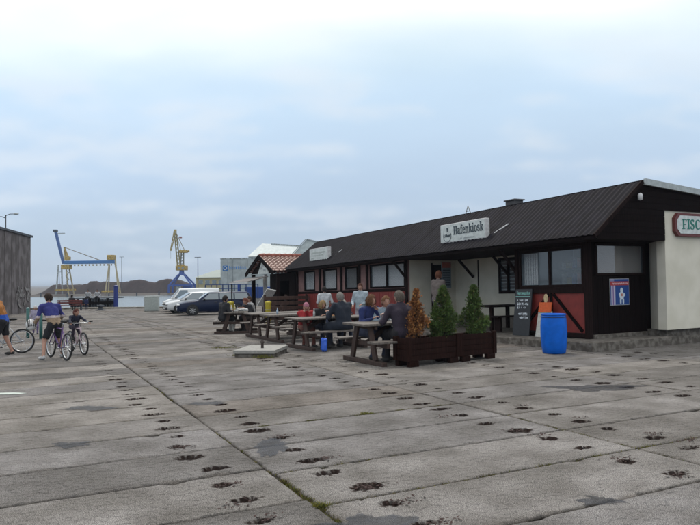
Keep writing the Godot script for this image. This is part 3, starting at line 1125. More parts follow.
	for i in holes.size():
		var h: Array = holes[i]
		window(k, 2, 0.87, [h[0] + 0.003, h[1], h[2] - 0.003, h[3]], 2 if i == 0 else 1, M.black_timber, 0.07, M.pane_backing if i != 1 else M.interior)  # pale sheets added behind these panes in place of sky reflection
	st = S()
	wall(st, 0, 18.75, 0.1, [0.96, 0.3, 9.0, 3.1], [])
	obj("far_gable", st, M.pink_brown, k)
	st = S()
	prism(st, [Vector3(18.76, 2.6, 0.25), Vector3(18.76, RIDGE_H - 0.15, RIDGE_V), Vector3(18.76, 2.6, 6.0)], Vector3(0.06, 0, 0))
	obj("gable_backing", st, M.dark_timber, k)
	# knee braces under the eave
	for q in [9.1, 7.95, 6.1, 3.42]:
		st = S()
		bar(st, Vector3(q, 2.0, 0.86 if q > 9 else (3.0 if q > 4 else 0.86)), Vector3(q, 2.62, 0.3 if (q > 9 or q < 4) else 2.35), 0.07, 0.07, Vector3(1, 0, 0))
		obj("knee_brace", st, M.dark_timber, k)
	# chimney, aerial bracket on the ridge
	st = S()
	bb(st, Vector3(4.62, RIDGE_H - 0.2, RIDGE_V + 0.05), Vector3(5.05, RIDGE_H + 0.17, RIDGE_V + 0.4), 0.01)
	var ch := obj("chimney", st, plain(lin(0.06, 0.06, 0.065)), k)
	st = S()
	bb(st, Vector3(4.58, RIDGE_H + 0.172, RIDGE_V + 0.01), Vector3(5.09, RIDGE_H + 0.21, RIDGE_V + 0.44), 0.005)
	obj("cap", st, plain(lin(0.09, 0.09, 0.095)), ch)
	st = S(true)
	for q in [-0.17, 0.17]:
		tube(st, [Vector3(6.85 + q, RIDGE_H - 0.06, RIDGE_V), Vector3(6.85, RIDGE_H + 0.27, RIDGE_V)], 0.014, 6)
	tube(st, [Vector3(6.76, RIDGE_H + 0.09, RIDGE_V), Vector3(6.94, RIDGE_H + 0.09, RIDGE_V)], 0.01, 6)
	obj("ridge_bracket", st, plain(lin(0.25, 0.26, 0.25)), k)
	# --- light-box signs on the roof
	var sb := Basis(Vector3.UP, PI)
	var s1 := thing("lightbox_sign", "white lightbox sign reading Hafenkiosk mounted on the dark roof", "sign", k.transform)
	sign_box(s1, 4.35, 6.58, 3.06, 3.66)
	var sy := func(u: float, h: float) -> Vector3: return Vector3(u, h + SH * u, 0.535)
	# the face falls with the roof, so does the lettering
	var tilt := Basis(Vector3(0, 0, 1), atan(SH)) * sb
	text(s1, "Hafenkiosk", M.ink, 0.37, sy.call(5.16, 3.42), tilt, 0.68, "Droid Serif", "lettering", true)
	scribble(s1, "small_lettering", M.ink_soft, Vector3(4.85, 3.15, 0.54), 0.8, 0.07, 2)
	st = S()
	for i in 26:
		var a := deg_to_rad(150 + i * 240.0 / 26)
		var b := deg_to_rad(150 + (i + 1) * 240.0 / 26)
		var c := Vector3(6.2, 3.27, 0.54)
		bar(st, c + Vector3(-cos(a) * 0.2, sin(a) * 0.18, 0), c + Vector3(-cos(b) * 0.2, sin(b) * 0.18, 0), 0.016, 0.01, Vector3(0, 0, 1))
	obj("emblem", st, M.ink, s1)
	text(s1, "Lübzer", M.ink, 0.12, sy.call(6.2, 3.29), tilt, 0.85, "Droid Serif", "emblem_lettering", true)
	st = S()
	bb(st, Vector3(6.18, 3.42, 0.53), Vector3(6.215, 3.52, 0.545))
	bb(st, Vector3(6.16, 3.5, 0.53), Vector3(6.235, 3.53, 0.545))
	obj("emblem_mark", st, M.ink, s1)
	var s2 := thing("lightbox_sign", "smaller white lightbox sign with faded print near the roof's far end", "sign", k.transform)
	sign_box(s2, 14.85, 16.75, 3.02, 3.6)
	for q in [[15.1, 16.5, 3.36, 3.43], [15.3, 16.5, 3.25, 3.3], [16.2, 16.55, 3.12, 3.19]]:
		st = S()
		bb(st, Vector3(q[0], q[2], 0.54), Vector3(q[1], q[3], 0.547))
		obj("faded_print", st, plain(lin(0.45, 0.49, 0.47)), s2)
	# --- FISCH sign on the end wall
	var s3 := thing("fish_sign", "white sign with dark red frame and green FISCH lettering on the cream end wall", "sign", k.transform)
	var oct := func(x: float, i: float, dx: float) -> Array:
		var c := 0.13
		var z0 := 3.08 + i
		var z1 := 4.72 - i
		var y0 := 2.78 + i
		var y1 := 3.38 - i
		return [Vector3(x, y0 + c, z0), Vector3(x, y0, z0 + c), Vector3(x, y0, z1 - c), Vector3(x, y0 + c, z1), Vector3(x, y1 - c, z1), Vector3(x, y1, z1 - c), Vector3(x, y1, z0 + c), Vector3(x, y1 - c, z0)]
	st = S()
	prism(st, oct.call(0.045, 0.0, 0.0), Vector3(-0.09, 0, 0))
	obj("frame", st, M.sign_red, s3)
	st = S()
	prism(st, oct.call(-0.046, 0.065, 0.0), Vector3(-0.008, 0, 0))
	obj("panel", st, M.sign_white, s3)
	text(s3, "FISCH", M.sign_green, 0.36, Vector3(-0.058, 3.09, 3.84), Basis(Vector3.UP, -PI / 2), 0.92, "Droid Serif", "lettering", true)
	# --- poster on the dark porch boards
	var po := thing("poster", "blue poster with red header on the dark porch boards", "poster", k.transform)
	var im := Image.create(96, 88, false, Image.FORMAT_RGB8)
	im.fill(Color(0.06, 0.25, 0.52))
	im.fill_rect(Rect2i(0, 8, 96, 14), Color(0.62, 0.16, 0.17))
	im.fill_rect(Rect2i(4, 22, 8, 66), Color(0.68, 0.66, 0.74))
	im.fill_rect(Rect2i(12, 22, 5, 66), Color(0.45, 0.33, 0.55))
	im.fill_rect(Rect2i(17, 22, 8, 66), Color(0.72, 0.7, 0.77))
	im.fill_rect(Rect2i(0, 0, 20, 8), Color(0.5, 0.5, 0.65))
	for i in 14:
		im.fill_rect(Rect2i(9 + i * 6, 12 + (i % 2), 4, 6), Color(0.85, 0.72, 0.74))
	for q in [[58, 38, 8, 8], [58, 56, 13, 14], [52, 76, 5, 10], [66, 76, 5, 10], [47, 52, 5, 5], [72, 54, 5, 5]]:
		for yy in range(-q[3], q[3] + 1):
			var hw := int(q[2] * sqrt(maxf(0, 1.0 - pow(float(yy) / (q[3] + 0.5), 2))))
			im.fill_rect(Rect2i(q[0] - hw, clampi(q[1] + yy, 0, 87), hw * 2, 1), Color(0.78, 0.82, 0.86))
	im.fill_rect(Rect2i(55, 50, 8, 9), Color(0.7, 0.42, 0.36))
	var pm := StandardMaterial3D.new()
	pm.albedo_texture = ImageTexture.create_from_image(im)
	pm.roughness = 0.5
	st = S()
	bb(st, Vector3(0.774, 1.04, 1.57), Vector3(0.787, 1.72, 2.29))
	obj("backing", st, M.white_trim, po)
	var qm := QuadMesh.new()
	qm.size = Vector2(0.70, 0.66)
	var qi := inst("print", qm, pm, po)
	qi.transform = Transform3D(Basis(Vector3.UP, -PI / 2), Vector3(0.771, 1.38 + SH * 0.77, 1.93))
	# --- menu boards
	var mb := thing("menu_blackboard", "tall blackboard with chalk writing standing beside the blue drum", "blackboard", k.transform)
	st = S()
	prism(st, [Vector3(2.66, 0.222, 0.60), Vector3(3.3, 0.222, 0.60), Vector3(3.3, 1.5, 0.755), Vector3(2.66, 1.5, 0.755)], Vector3(0, 0.004, -0.028))
	obj("board", st, M.black_board, mb)
	var rr := RandomNumberGenerator.new()
	rr.seed = 3
	var bt := Basis(Vector3.UP, PI) * Basis(Vector3(1, 0, 0), -0.12)
	text(mb, "Tagesangebot", M.chalk_mint, 0.105, Vector3(2.98, 1.40 + SH * 2.98, 0.60 + (1.40 - 0.222) * 0.1213 - 0.036), bt, 0.8, "Droid Sans", "chalk_line")
	for q in [[2.78, 1.20, 0.40], [2.76, 1.10, 0.42], [2.80, 1.00, 0.36], [2.78, 0.82, 0.3], [2.74, 0.72, 0.34]]:
		scribble(mb, "chalk_line", M.chalk, Vector3(q[0], q[1], 0.60 + (q[1] - 0.222) * 0.1213 - 0.036), q[2], 0.08, 5)
	st = S()
	bb(st, Vector3(2.70, 1.30, 0.688), Vector3(3.27, 1.312, 0.698))
	obj("chalk_rule", st, M.chalk_mint, mb)
	var hb := thing("hanging_menu_board", "narrow menu board with red header hanging by the kiosk doorway", "menu board", k.transform)
	st = S()
	bb(st, Vector3(8.5, 1.62, 2.0), Vector3(8.53, 2.56, 2.42))
	obj("board", st, plain(lin(0.22, 0.27, 0.3)), hb)
	st = S()
	bb(st, Vector3(8.49, 2.36, 2.01), Vector3(8.499, 2.55, 2.41))
	obj("header", st, plain(lin(0.45, 0.13, 0.09)), hb)
	for i in 7:
		st = S()
		var yy := 2.27 - i * 0.088
		bb(st, Vector3(8.491, yy - 0.03, 2.04), Vector3(8.499, yy + 0.02, 2.34 + rr.randf() * 0.05))
		obj("print_line", st, plain(lin(0.06, 0.075, 0.1)), hb)
	SH = 0.0
	# blue drum, placed on the slabs
	var dr := thing("blue_drum", "blue plastic drum standing on the slabs before the red panel", "drum", frame(0.36, -0.86))
	st = S(true)
	lathe(st, [Vector2(0.0, 0.0), Vector2(0.235, 0.0), Vector2(0.262, 0.03), Vector2(0.285, 0.2), Vector2(0.297, 0.42), Vector2(0.297, 0.62), Vector2(0.285, 0.8), Vector2(0.268, 0.885), Vector2(0.255, 0.9), Vector2(0.0, 0.9)], Transform3D.IDENTITY, 36)
	obj("shell", st, M.drum_blue, dr)
	st = S(true)
	torus(st, 0.268, 0.018, Transform3D(Basis(Vector3(1, 0, 0), PI / 2), Vector3(0, 0.895, 0)), 36, 8)
	obj("rim", st, M.drum_blue, dr)
	st = S(true)
	torus(st, 0.283, 0.011, Transform3D(Basis(Vector3(1, 0, 0), PI / 2), Vector3(0, 0.845, 0)), 36, 6)
	obj("clamp_ring", st, plain(lin(0.03, 0.05, 0.1), 0.4), dr)
	# orange ice sign behind the drum
	SH = -0.022
	var ic := thing("ice_sign", "orange advertising board with a cream cone shape leaning behind the blue drum", "sign", k.transform)
	st = S()
	prism(st, [Vector3(1.84, 0.222, 0.52), Vector3(2.34, 0.222, 0.52), Vector3(2.32, 0.9, 0.64), Vector3(1.84, 0.9, 0.64)], Vector3(0, 0.004, -0.03))
	obj("lower_board", st, plain(lin(0.5, 0.5, 0.46)), ic)
	st = S()
	prism(st, [Vector3(1.86, 0.88, 0.61), Vector3(2.3, 0.88, 0.61), Vector3(2.3, 1.14, 0.66), Vector3(1.86, 1.14, 0.66)], Vector3(0, 0.004, -0.03))
	obj("orange_panel", st, plain(lin(0.62, 0.11, 0.025)), ic)
	st = S(true)
	ball(st, Vector3(2.09, 1.25, 0.66), Vector3(0.08, 0.12, 0.022))
	ball(st, Vector3(2.09, 1.13, 0.65), Vector3(0.05, 0.1, 0.02))
	obj("cone_shape", st, plain(lin(0.55, 0.42, 0.24)), ic)
	SH = 0.0
	# dark table and bench standing in the recess
	var rt := thing("recess_table", "dark wooden table standing on the step in the kiosk recess", "table", frame(5.15, 1.75, 0.19))
	st = S()
	bb(st, Vector3(-0.4, 0.72, -0.75), Vector3(0.4, 0.77, 0.75), 0.01)
	obj("tabletop", st, M.dark_timber, rt)
	for q in [[-0.33, -0.62], [0.33, -0.62], [-0.33, 0.62], [0.33, 0.62]]:
		st = S()
		bb(st, Vector3(q[0] - 0.05, 0, q[1] - 0.05), Vector3(q[0] + 0.05, 0.72, q[1] + 0.05), 0.006)
		obj("leg", st, M.dark_timber, rt)
	var rb := thing("recess_bench", "dark wooden bench beside the table in the kiosk recess", "bench", frame(4.55, 1.75, 0.19))
	st = S()
	bb(st, Vector3(-0.16, 0.42, -0.75), Vector3(0.16, 0.46, 0.75), 0.008)
	obj("seat", st, M.dark_timber, rb)
	for q in [-0.6, 0.6]:
		st = S()
		bb(st, Vector3(-0.14, 0, q - 0.04), Vector3(0.14, 0.42, q + 0.04), 0.006)
		obj("leg", st, M.dark_timber, rb)

# a line of handwriting too small to read
func scribble(parent: Node, called: String, m: Material, at: Vector3, width: float, size: float, seed_: int) -> void:
	var r := RandomNumberGenerator.new()
	r.seed = seed_ + int(at.y * 100)
	var st := S()
	var x := 0.0
	while x < width:
		if r.randf() > 0.16:
			var h := size * r.randf_range(0.5, 1.0)
			bb(st, at + Vector3(x, -h / 2, -0.003), at + Vector3(x + size * 0.16, h / 2, 0.003))
			bb(st, at + Vector3(x + size * 0.161, -h / 2 + r.randf() * h * 0.8, -0.003), at + Vector3(x + size * 0.5, -h / 2 + h * 0.2 + r.randf() * h * 0.8, 0.002))
		x += size * 0.62
	obj(called, st, m, parent)

func sign_box(s: Node3D, u0: float, u1: float, h0: float, h1: float) -> void:
	var st := S()
	bb(st, Vector3(u0, h0, 0.55), Vector3(u1, h1, 0.72), 0.012)
	obj("case", st, M.white_trim, s)
	st = S()
	bb(st, Vector3(u0 + 0.03, h0 + 0.03, 0.545), Vector3(u1 - 0.03, h1 - 0.03, 0.549))
	obj("face", st, M.sign_white, s)
	st = S()
	tube(st, [Vector3(u0 - 0.02, h0 + 0.03, 0.66), Vector3(u0 - 0.5, roof_h(1.0) + 0.02, 1.0)], 0.022, 6)
	obj("strut", st, M.white_trim, s)
	for q in [u0 + 0.25, u1 - 0.25]:
		st = S()
		tube(st, [Vector3(q, h0 + 0.1, 0.7), Vector3(q, roof_h(0.95), 0.95)], 0.02, 6)
		obj("bracket", st, M.crane_dark, s)

# ================================================================ tiled kiosk at the far end
func tile_kiosk() -> void:
	SH = -0.012
	var k := thing("tiled_kiosk", "small timber kiosk with red tiled gable roof beyond the long kiosk", "kiosk", Transform3D(Basis(U, Vector3.UP, V), KP + Vector3(0, -0.05, 0)))
	var st: SurfaceTool
	var e0 := 19.05
	var pk := 20.95
	var e1 := 22.85
	var he := 2.55
	var hp := 3.38
	var v0 := -0.35
	var v1 := 3.2
	# pantiles: rows that step over one another, rolls across
	for side in [0, 1]:
		st = S(true)
		var a := Vector3(e0 - 0.05 if side == 0 else e1 + 0.05, he, 0)
		var b := Vector3(pk, hp, 0)
		var rows := 8
		var cols := 15
		var n := Vector3(-(hp - he), absf(pk - a.x), 0).normalized() if side == 0 else Vector3(hp - he, absf(pk - a.x), 0).normalized()
		for r in rows:
			for c in cols:
				for q in 4:
					var z0 := lerpf(v0, v1, (c + q / 4.0) / cols)
					var z1 := lerpf(v0, v1, (c + (q + 1) / 4.0) / cols)
					var w0 := 0.03 * sin(TAU * q / 4.0)
					var w1 := 0.03 * sin(TAU * (q + 1) / 4.0)
					var lo := a.lerp(b, float(r) / rows)
					var hi := a.lerp(b, (r + 1.0) / rows)
					var p0 := Vector3(lo.x, lo.y, z0) + n * (0.05 + w0)
					var p1 := Vector3(lo.x, lo.y, z1) + n * (0.05 + w1)
					var p2 := Vector3(hi.x, hi.y, z1) + n * (0.015 + w1)
					var p3 := Vector3(hi.x, hi.y, z0) + n * (0.015 + w0)
					if side == 0: quad(st, p0, p1, p2, p3)
					else: quad(st, p1, p0, p3, p2)
					quad(st, p0 - n * 0.03, p1 - n * 0.03, p1, p0)
		tag(obj("tiles", st, M.tile_sky_sheen if side == 0 else M.tile, k), "", "", "", "stuff")  # near slope gets the tile colour with sky sheen painted in
	st = S(true)
	for c in 12:
		var z := lerpf(v0, v1, c / 12.0)
		tube(st, [Vector3(pk, hp + 0.03, z), Vector3(pk, hp + 0.05, z + (v1 - v0) / 12.0)], [0.1, 0.115], 8)
	tag(obj("ridge_tiles", st, M.tile, k), "", "", "", "stuff")
	for q in [[e0 - 0.1, 1.0], [e1 + 0.1, -1.0]]:
		st = S()
		bar(st, Vector3(q[0], he - 0.1, v0 - 0.04), Vector3(pk + q[1] * -0.0, hp - 0.02, v0 - 0.04), 0.05, 0.2, Vector3(0, 0, 1))
		obj("barge_board", st, M.black_timber, k)
	st = S()
	prism(st, [Vector3(e0 + 0.1, he - 0.06, v0 + 0.2), Vector3(e1 - 0.1, he - 0.06, v0 + 0.2), Vector3(pk, hp - 0.1, v0 + 0.2)], Vector3(0, 0, 0.06))
	obj("gable", st, M.dark_timber, k)
	st = S()
	prism(st, [Vector3(pk - 0.95, he - 0.08, v0 + 0.15), Vector3(pk + 0.65, he - 0.08, v0 + 0.15), Vector3(pk + 0.1, hp - 0.34, v0 + 0.15), Vector3(pk - 0.3, hp - 0.34, v0 + 0.15)], Vector3(0, 0, 0.03))
	var pd := obj("gable_sign", st, M.sign_white, k)
	for q in [[-0.5, 2.62, 0.3, 0.1], [0.0, 2.7, 0.22, 0.16], [-0.3, 2.86, 0.3, 0.05]]:
		st = S()
		bb(st, Vector3(pk + q[0], q[1], v0 + 0.14), Vector3(pk + q[0] + q[2], q[1] + q[3], v0 + 0.148))
		obj("faded_print", st, M.ink_soft, pd)
	# body
	st = S()
	wall(st, 2, 0.9, 0.1, [e0 + 0.2, 0.0, e1 - 0.2, he - 0.05], [[20.0, 1.0, 21.9, 2.1]])
	obj("front_wall", st, M.dark_timber, k)
	st = S()
	wall(st, 0, e0 + 0.2, 0.1, [1.0, 0.0, 3.2, he - 0.05], [])
	obj("side_wall", st, M.pink_brown, k)
	st = S()
	bb(st, Vector3(e0 + 0.3, 0.0, 2.2), Vector3(e1 - 0.3, 2.4, 3.2))
	obj("back_room", st, M.interior, k)
	for q in [[e0 + 0.15, -0.1, 0], [pk - 0.1, -0.12, 1], [e1 - 0.2, -0.1, 0]]:
		st = S()
		bb(st, Vector3(q[0], -0.1, q[1]), Vector3(q[0] + 0.17, he - 0.1, q[1] + 0.17), 0.01)
		obj("post", st, M.white_trim if q[2] else M.dark_timber, k)
	# awning reaching out over the counter
	st = S()
	prism(st, [Vector3(e0 + 0.9, 2.3, v0 + 0.1), Vector3(e1 - 0.1, 2.3, v0 + 0.1), Vector3(e1 - 0.1, 2.04, v0 - 1.0), Vector3(e0 + 0.9, 2.04, v0 - 1.0)], Vector3(0, 0.04, 0))
	obj("awning", st, plain(lin(0.17, 0.155, 0.15)), k)
	st = S()
	bb(st, Vector3(e0 + 0.9, 1.98, v0 - 1.02), Vector3(e1 - 0.1, 2.06, v0 - 0.98))
	obj("awning_edge", st, M.white_trim, k)
	st = S()
	tube(st, [Vector3(e1 - 0.3, -0.1, v0 - 0.95), Vector3(e1 - 0.3, 2.0, v0 - 0.95)], 0.035, 8)
	obj("awning_post", st, M.dark_timber, k)
	st = S()
	wall(st, 0, e1 - 0.3, 0.1, [0.9, 0.0, 3.2, he - 0.05], [])
	obj("side_wall", st, M.dark_timber, k)
	st = S()
	bb(st, Vector3(e0 - 0.35, 0.0, 2.4), Vector3(e0 + 0.3, 2.6, 2.5))
	obj("link_wall", st, M.pink_brown, k)
	st = S()
	bb(st, Vector3(e0 + 0.5, 0.0, 0.35), Vector3(e1 - 0.4, 1.0, 0.6), 0.01)
	obj("counter", st, M.fence_wood, k)
	SH = 0.0
	# plank screen between the two kiosks
	var f := thing("plank_screen", "brown slatted plank screen before the far end of the long kiosk", "fence", frame(17.4, -0.35))
	for i in 5:
		st = S()
		bb(st, Vector3(-0.02, 0.14 + i * 0.23, -1.1), Vector3(0.02, 0.14 + i * 0.23 + 0.17, 1.12), 0.005)
		obj("plank", st, M.fence_wood, f)
	for q in [-1.05, 0.0, 1.05]:
		st = S()
		bb(st, Vector3(0.025, -0.05, q - 0.05), Vector3(0.11, 1.3, q + 0.05), 0.006)
		obj("post", st, M.table_wood, f)
	# leaning white panel and yellow bin by the tiled kiosk
	var lp := thing("leaning_panel", "white panel leaning at a slant by the tiled kiosk", "panel", frame(18.6, -1.0, 0.0, 0.0))
	st = S()
	bar(st, Vector3(0.35, 0.75, 0), Vector3(-0.35, 1.55, 0.25), 0.5, 0.04, Vector3(0, 0, 1))
	obj("sheet", st, M.tent_white, lp)
	st = S()
	tube(st, [Vector3(0, -0.02, 0.1), Vector3(0, 1.15, 0.12)], 0.03, 8)
	obj("stand", st, M.crane_dark, lp)
	for q in [[16.4, -1.65, 0.95, 0.13, "yellow upright bin beside the plank screen", "yellow_bin", "bin"], [20.6, -2.0, 0.9, 0.16, "yellow bin under the awning of the tiled kiosk", "yellow_bin", "bin"]]:
		var b := thing(q[5], q[4], q[6], frame(q[0], q[1]))
		st = S(true)
		lathe(st, [Vector2(0, 0), Vector2(q[3] * 0.85, 0), Vector2(q[3], q[2]), Vector2(q[3] * 1.1, q[2] + 0.02), Vector2(q[3] * 1.1, q[2] + 0.06), Vector2(0, q[2] + 0.09)], Transform3D.IDENTITY, 16)
		obj("body", st, plain(lin(0.55, 0.45, 0.04), 0.6), b)
		st = S(true)
		torus(st, q[3] * 0.97, 0.012, Transform3D(Basis(Vector3(1, 0, 0), PI / 2), Vector3(0, q[2] * 0.7, 0)), 18, 6)
		obj("band", st, plain(lin(0.3, 0.33, 0.36), 0.5), b)

# ================================================================ left edge: weathered shed
func left_shed() -> void:
	var a := gp(-26.1, -53.2)
	var b := gp(-23.6, -42.0)
	var d := (b - a); d.y = 0
	var x := d.normalized()
	var z := x.cross(Vector3.UP)      # wall face looks towards the yard
	if z.x < 0: z = -z
	var k := thing("weathered_shed", "weathered grey shed wall with pale graffiti at the yard's left edge", "shed", Transform3D(Basis(x, Vector3.UP, x.cross(Vector3.UP)), a))
	var s := 1.0 if z.dot(x.cross(Vector3.UP)) > 0 else -1.0
	var st := S()
	bb(st, Vector3(0, -0.3, -s * 0.1), Vector3(24, 6.15, -s * 8.0))
	obj("body", st, M.weathered, k)
	for i in 40:
		st = S()
		bb(st, Vector3(i * 0.6 + 0.004, -0.2, -s * 0.098), Vector3(i * 0.6 + 0.592, 6.1, -s * 0.098 + s * (0.05 + 0.012 * (i % 3))))
		obj("wall_panel", st, M.weathered, k)
	st = S()
	bb(st, Vector3(-0.15, 6.1, s * 0.1), Vector3(24, 6.26, -s * 8.1))
	obj("roof_edge", st, M.crane_dark, k)
	# graffiti: sprayed strokes on the boards
	var r := RandomNumberGenerator.new()
	r.seed = 12
	st = S()
	for i in 13:
		var x0 := 0.5 + r.randf() * 4.0
		var y0 := 0.9 + r.randf() * 1.1
		var p := Vector3(x0, y0, s * 0.018)
		for q in 5:
			var nx := p + Vector3(r.randf_range(-0.45, 0.45), r.randf_range(-0.4, 0.4), 0)
			nx.y = clampf(nx.y, 0.5, 2.0)
			nx.x = maxf(nx.x, 0.25)
			if nx.distance_to(p) > 0.1: bar(st, p, nx, 0.006, 0.2, Vector3(0, 0, 1))
			p = nx
	obj("graffiti", st, M.graffiti, k)
	# lamp behind it
	var l := thing("street_lamp", "twin-armed street lamp rising behind the weathered shed", "street lamp", Transform3D(Basis.IDENTITY, gp(-33.4, -63.0)))
	st = S(true)
	tube(st, [Vector3(0, -3.0, 0), Vector3(0, 4, 0), Vector3(0, 9.1, 0)], [0.09, 0.075, 0.055], 8)
	obj("pole", st, M.crane_dark, l)
	for q in [[0.85, 0.1], [-0.75, -0.15]]:
		st = S(true)
		tube(st, [Vector3(0, 8.95 + q[1], 0), Vector3(q[0] * 0.5, 9.1 + q[1], 0), Vector3(q[0], 9.1 + q[1], 0)], 0.035, 6)
		var ar := obj("arm", st, M.crane_dark, l)
		st = S(true)
		ball(st, Vector3(q[0] + signf(q[0]) * 0.15, 9.1 + q[1], 0), Vector3(0.3, 0.07, 0.12))
		obj("lamp_head", st, M.crane_pale, ar)

# ================================================================ far buildings
func far_buildings() -> void:
	var st: SurfaceTool
	# grey hall with a blue emblem
	var h := thing("grey_hall", "flat grey warehouse with blue square emblem and blue lettering", "warehouse", Transform3D(Basis(Vector3.UP, deg_to_rad(-6)), Vector3(-29.9, -0.6, -150)))
	st = S()
	bb(st, Vector3(0, -0.5, -30), Vector3(26, 7.9, 0))
	obj("body", st, M.hall_grey, h)
	for i in 7:
		st = S()
		bb(st, Vector3(i * 1.62 + 0.02, -0.3, 0.0), Vector3(i * 1.62 + 1.6, 7.7, 0.06))
		obj("wall_panel", st, M.hall_grey, h)
	st = S()
	bb(st, Vector3(-0.05, 7.7, -30), Vector3(26, 8.0, 0.1))
	obj("parapet", st, M.crane_pale, h)
	st = S()
	bb(st, Vector3(0.55, 5.05, 0.06), Vector3(1.75, 6.25, 0.14))
	var em := obj("emblem", st, plain(lin(0.03, 0.16, 0.42)), h)
	st = S()
	torus(st, 0.36, 0.09, Transform3D(Basis.IDENTITY, Vector3(1.15, 5.65, 0.15)), 20, 6)
	obj("ring", st, M.white_trim, em)
	# lettering too far off to read: seven blue letter-sized bars
	var r := RandomNumberGenerator.new()
	r.seed = 4
	st = S()
	for i in 8:
		var x := 2.1 + i * 0.52
		bb(st, Vector3(x, 5.4, 0.06), Vector3(x + 0.12, 6.0 + r.randf() * 0.2, 0.1))
		bb(st, Vector3(x + 0.121, 5.4, 0.06), Vector3(x + 0.36, 5.55, 0.1))
		bb(st, Vector3(x + 0.121, 5.78, 0.06), Vector3(x + 0.36, 5.92, 0.1))
	obj("lettering", st, M.hall_blue, h)
	st = S()
	tube(st, [Vector3(2.85, -0.4, 0.25), Vector3(2.85, 7.6, 0.25)], 0.06, 6)
	obj("downpipe", st, M.crane_dark, h)
	# two pitched halls behind
	var b1 := thing("pitched_hall", "pale hall with a long silver ridge behind the grey warehouse", "warehouse", Transform3D(Basis.IDENTITY, Vector3(-33.6, -0.7, -215)))
	st = S()
	bb(st, Vector3(0, -0.5, -20), Vector3(34, 11.0, 0))
	obj("wall", st, M.hall_grey, b1)
	st = S()
	quad(st, Vector3(-0.3, 11.0, 0.4), Vector3(34.3, 11.0, 0.4), Vector3(30, 13.9, -10), Vector3(3.3, 15.9, -10))
	quad(st, Vector3(34.3, 11.0, -20.4), Vector3(-0.3, 11.0, -20.4), Vector3(3.3, 15.9, -10), Vector3(30, 13.9, -10))
	tri(st, Vector3(-0.3, 11.0, -20.4), Vector3(-0.3, 11.0, 0.4), Vector3(3.3, 15.9, -10))
	tri(st, Vector3(34.3, 11.0, 0.4), Vector3(34.3, 11.0, -20.4), Vector3(30, 13.9, -10))
	obj("roof", st, M.hall_roof, b1)
	st = S()
	bar(st, Vector3(6.5, 15.55, -9.6), Vector3(17.0, 14.75, -9.6), 0.5, 0.55, Vector3(0, 0, 1))
	obj("ridge_vent", st, M.crane_pale, b1)
	var b2 := thing("pitched_hall", "pale gabled hall rising beside the kiosk roof", "warehouse", Transform3D(Basis.IDENTITY, Vector3(-17.5, -0.7, -190)))
	st = S()
	prism(st, [Vector3(0, -0.5, 0), Vector3(16, -0.5, 0), Vector3(16, 12.0, 0), Vector3(4.9, 14.8, 0), Vector3(0, 9.6, 0)], Vector3(0, 0, -20))
	obj("wall", st, M.hall_roof, b2)
	st = S()
	bar(st, Vector3(4.9, 14.92, 0.2), Vector3(16.4, 12.02, 0.2), 0.5, 0.22, Vector3(0, 0, 1))
	obj("verge_trim", st, M.hall_grey, b2)
	st = S()
	bar(st, Vector3(4.7, 14.9, 0.2), Vector3(-0.4, 9.5, 0.2), 0.5, 0.22, Vector3(0, 0, 1))
	obj("verge_trim", st, M.hall_grey, b2)
	# low yellow building
	var y := thing("yellow_building", "low yellowish building with grey-green hipped roof beside the harbour crane", "building", Transform3D(Basis.IDENTITY, Vector3(-48.6, -0.7, -205)))
	st = S()
	bb(st, Vector3(0, -0.5, -12), Vector3(14, 4.2, 0))
	obj("wall", st, plain(lin(0.42, 0.37, 0.2)), y)
	for i in 6:
		st = S()
		bb(st, Vector3(0.8 + i * 2.1, 2.0, 0.0), Vector3(2.2 + i * 2.1, 3.4, 0.06))
		var w := obj("window", st, M.crane_pale, y)
		st = S()
		bb(st, Vector3(0.9 + i * 2.1, 2.1, 0.06), Vector3(2.1 + i * 2.1, 3.3, 0.08))
		obj("pane", st, M.car_glass, w)
	st = S()
	var e := [Vector3(-0.5, 4.2, 0.5), Vector3(14.5, 4.2, 0.5), Vector3(14.5, 4.2, -12.5), Vector3(-0.5, 4.2, -12.5)]
	var r0 := Vector3(5.0, 6.6, -6)
	var r1 := Vector3(13.5, 6.9, -6)
	quad(st, e[0], e[1], r1, r0); quad(st, e[2], e[3], r0, r1); tri(st, e[3], e[0], r0); tri(st, e[1], e[2], r1)
	quad(st, e[3], e[2], e[1], e[0])
	obj("roof", st, plain(lin(0.36, 0.4, 0.36)), y)
	# mast lamp in front of it
	for q in [[-44.5, -190.0, 10.0, "slender lamp mast beside the yellowish building"], [-97.0, -276.0, 14.0, "tall lamp mast on the far quay beyond the heaps"], [-123.5, -276.0, 8.0, "short lamp mast on the far quay among the heaps"]]:
		var l := thing("lamp_mast", q[3], "lamp mast", Transform3D(Basis.IDENTITY, Vector3(q[0], -0.8, q[1])))
		st = S()
		tube(st, [Vector3(0, -0.3, 0), Vector3(0, q[2], 0)], [0.14, 0.09], 6)
		obj("pole", st, M.crane_dark, l)
		st = S()
		bb(st, Vector3(-0.9, q[2], -0.15), Vector3(0.9, q[2] + 0.16, 0.15))
		obj("lamp_head", st, M.crane_dark, l)
	# blue railing fence before the hall, blue hopper and container
	var f := thing("blue_fence", "blue steel bar fence in front of the grey warehouse", "fence", Transform3D(Basis(Vector3.UP, deg_to_rad(-8)), Vector3(-20.5, -0.75, -92)))
	for i in 10:
		st = S()
		bb(st, Vector3(i * 0.85 - 0.06, -0.2, -0.06), Vector3(i * 0.85 + 0.06, 2.2, 0.06))
		obj("post", st, plain(lin(0.02, 0.04, 0.12)), f)
	for hh in [0.9, 1.55, 2.1]:
		st = S()
		bb(st, Vector3(0, hh, -0.03), Vector3(7.7, hh + 0.1, 0.03))
		obj("rail", st, plain(lin(0.025, 0.07, 0.22)), f)
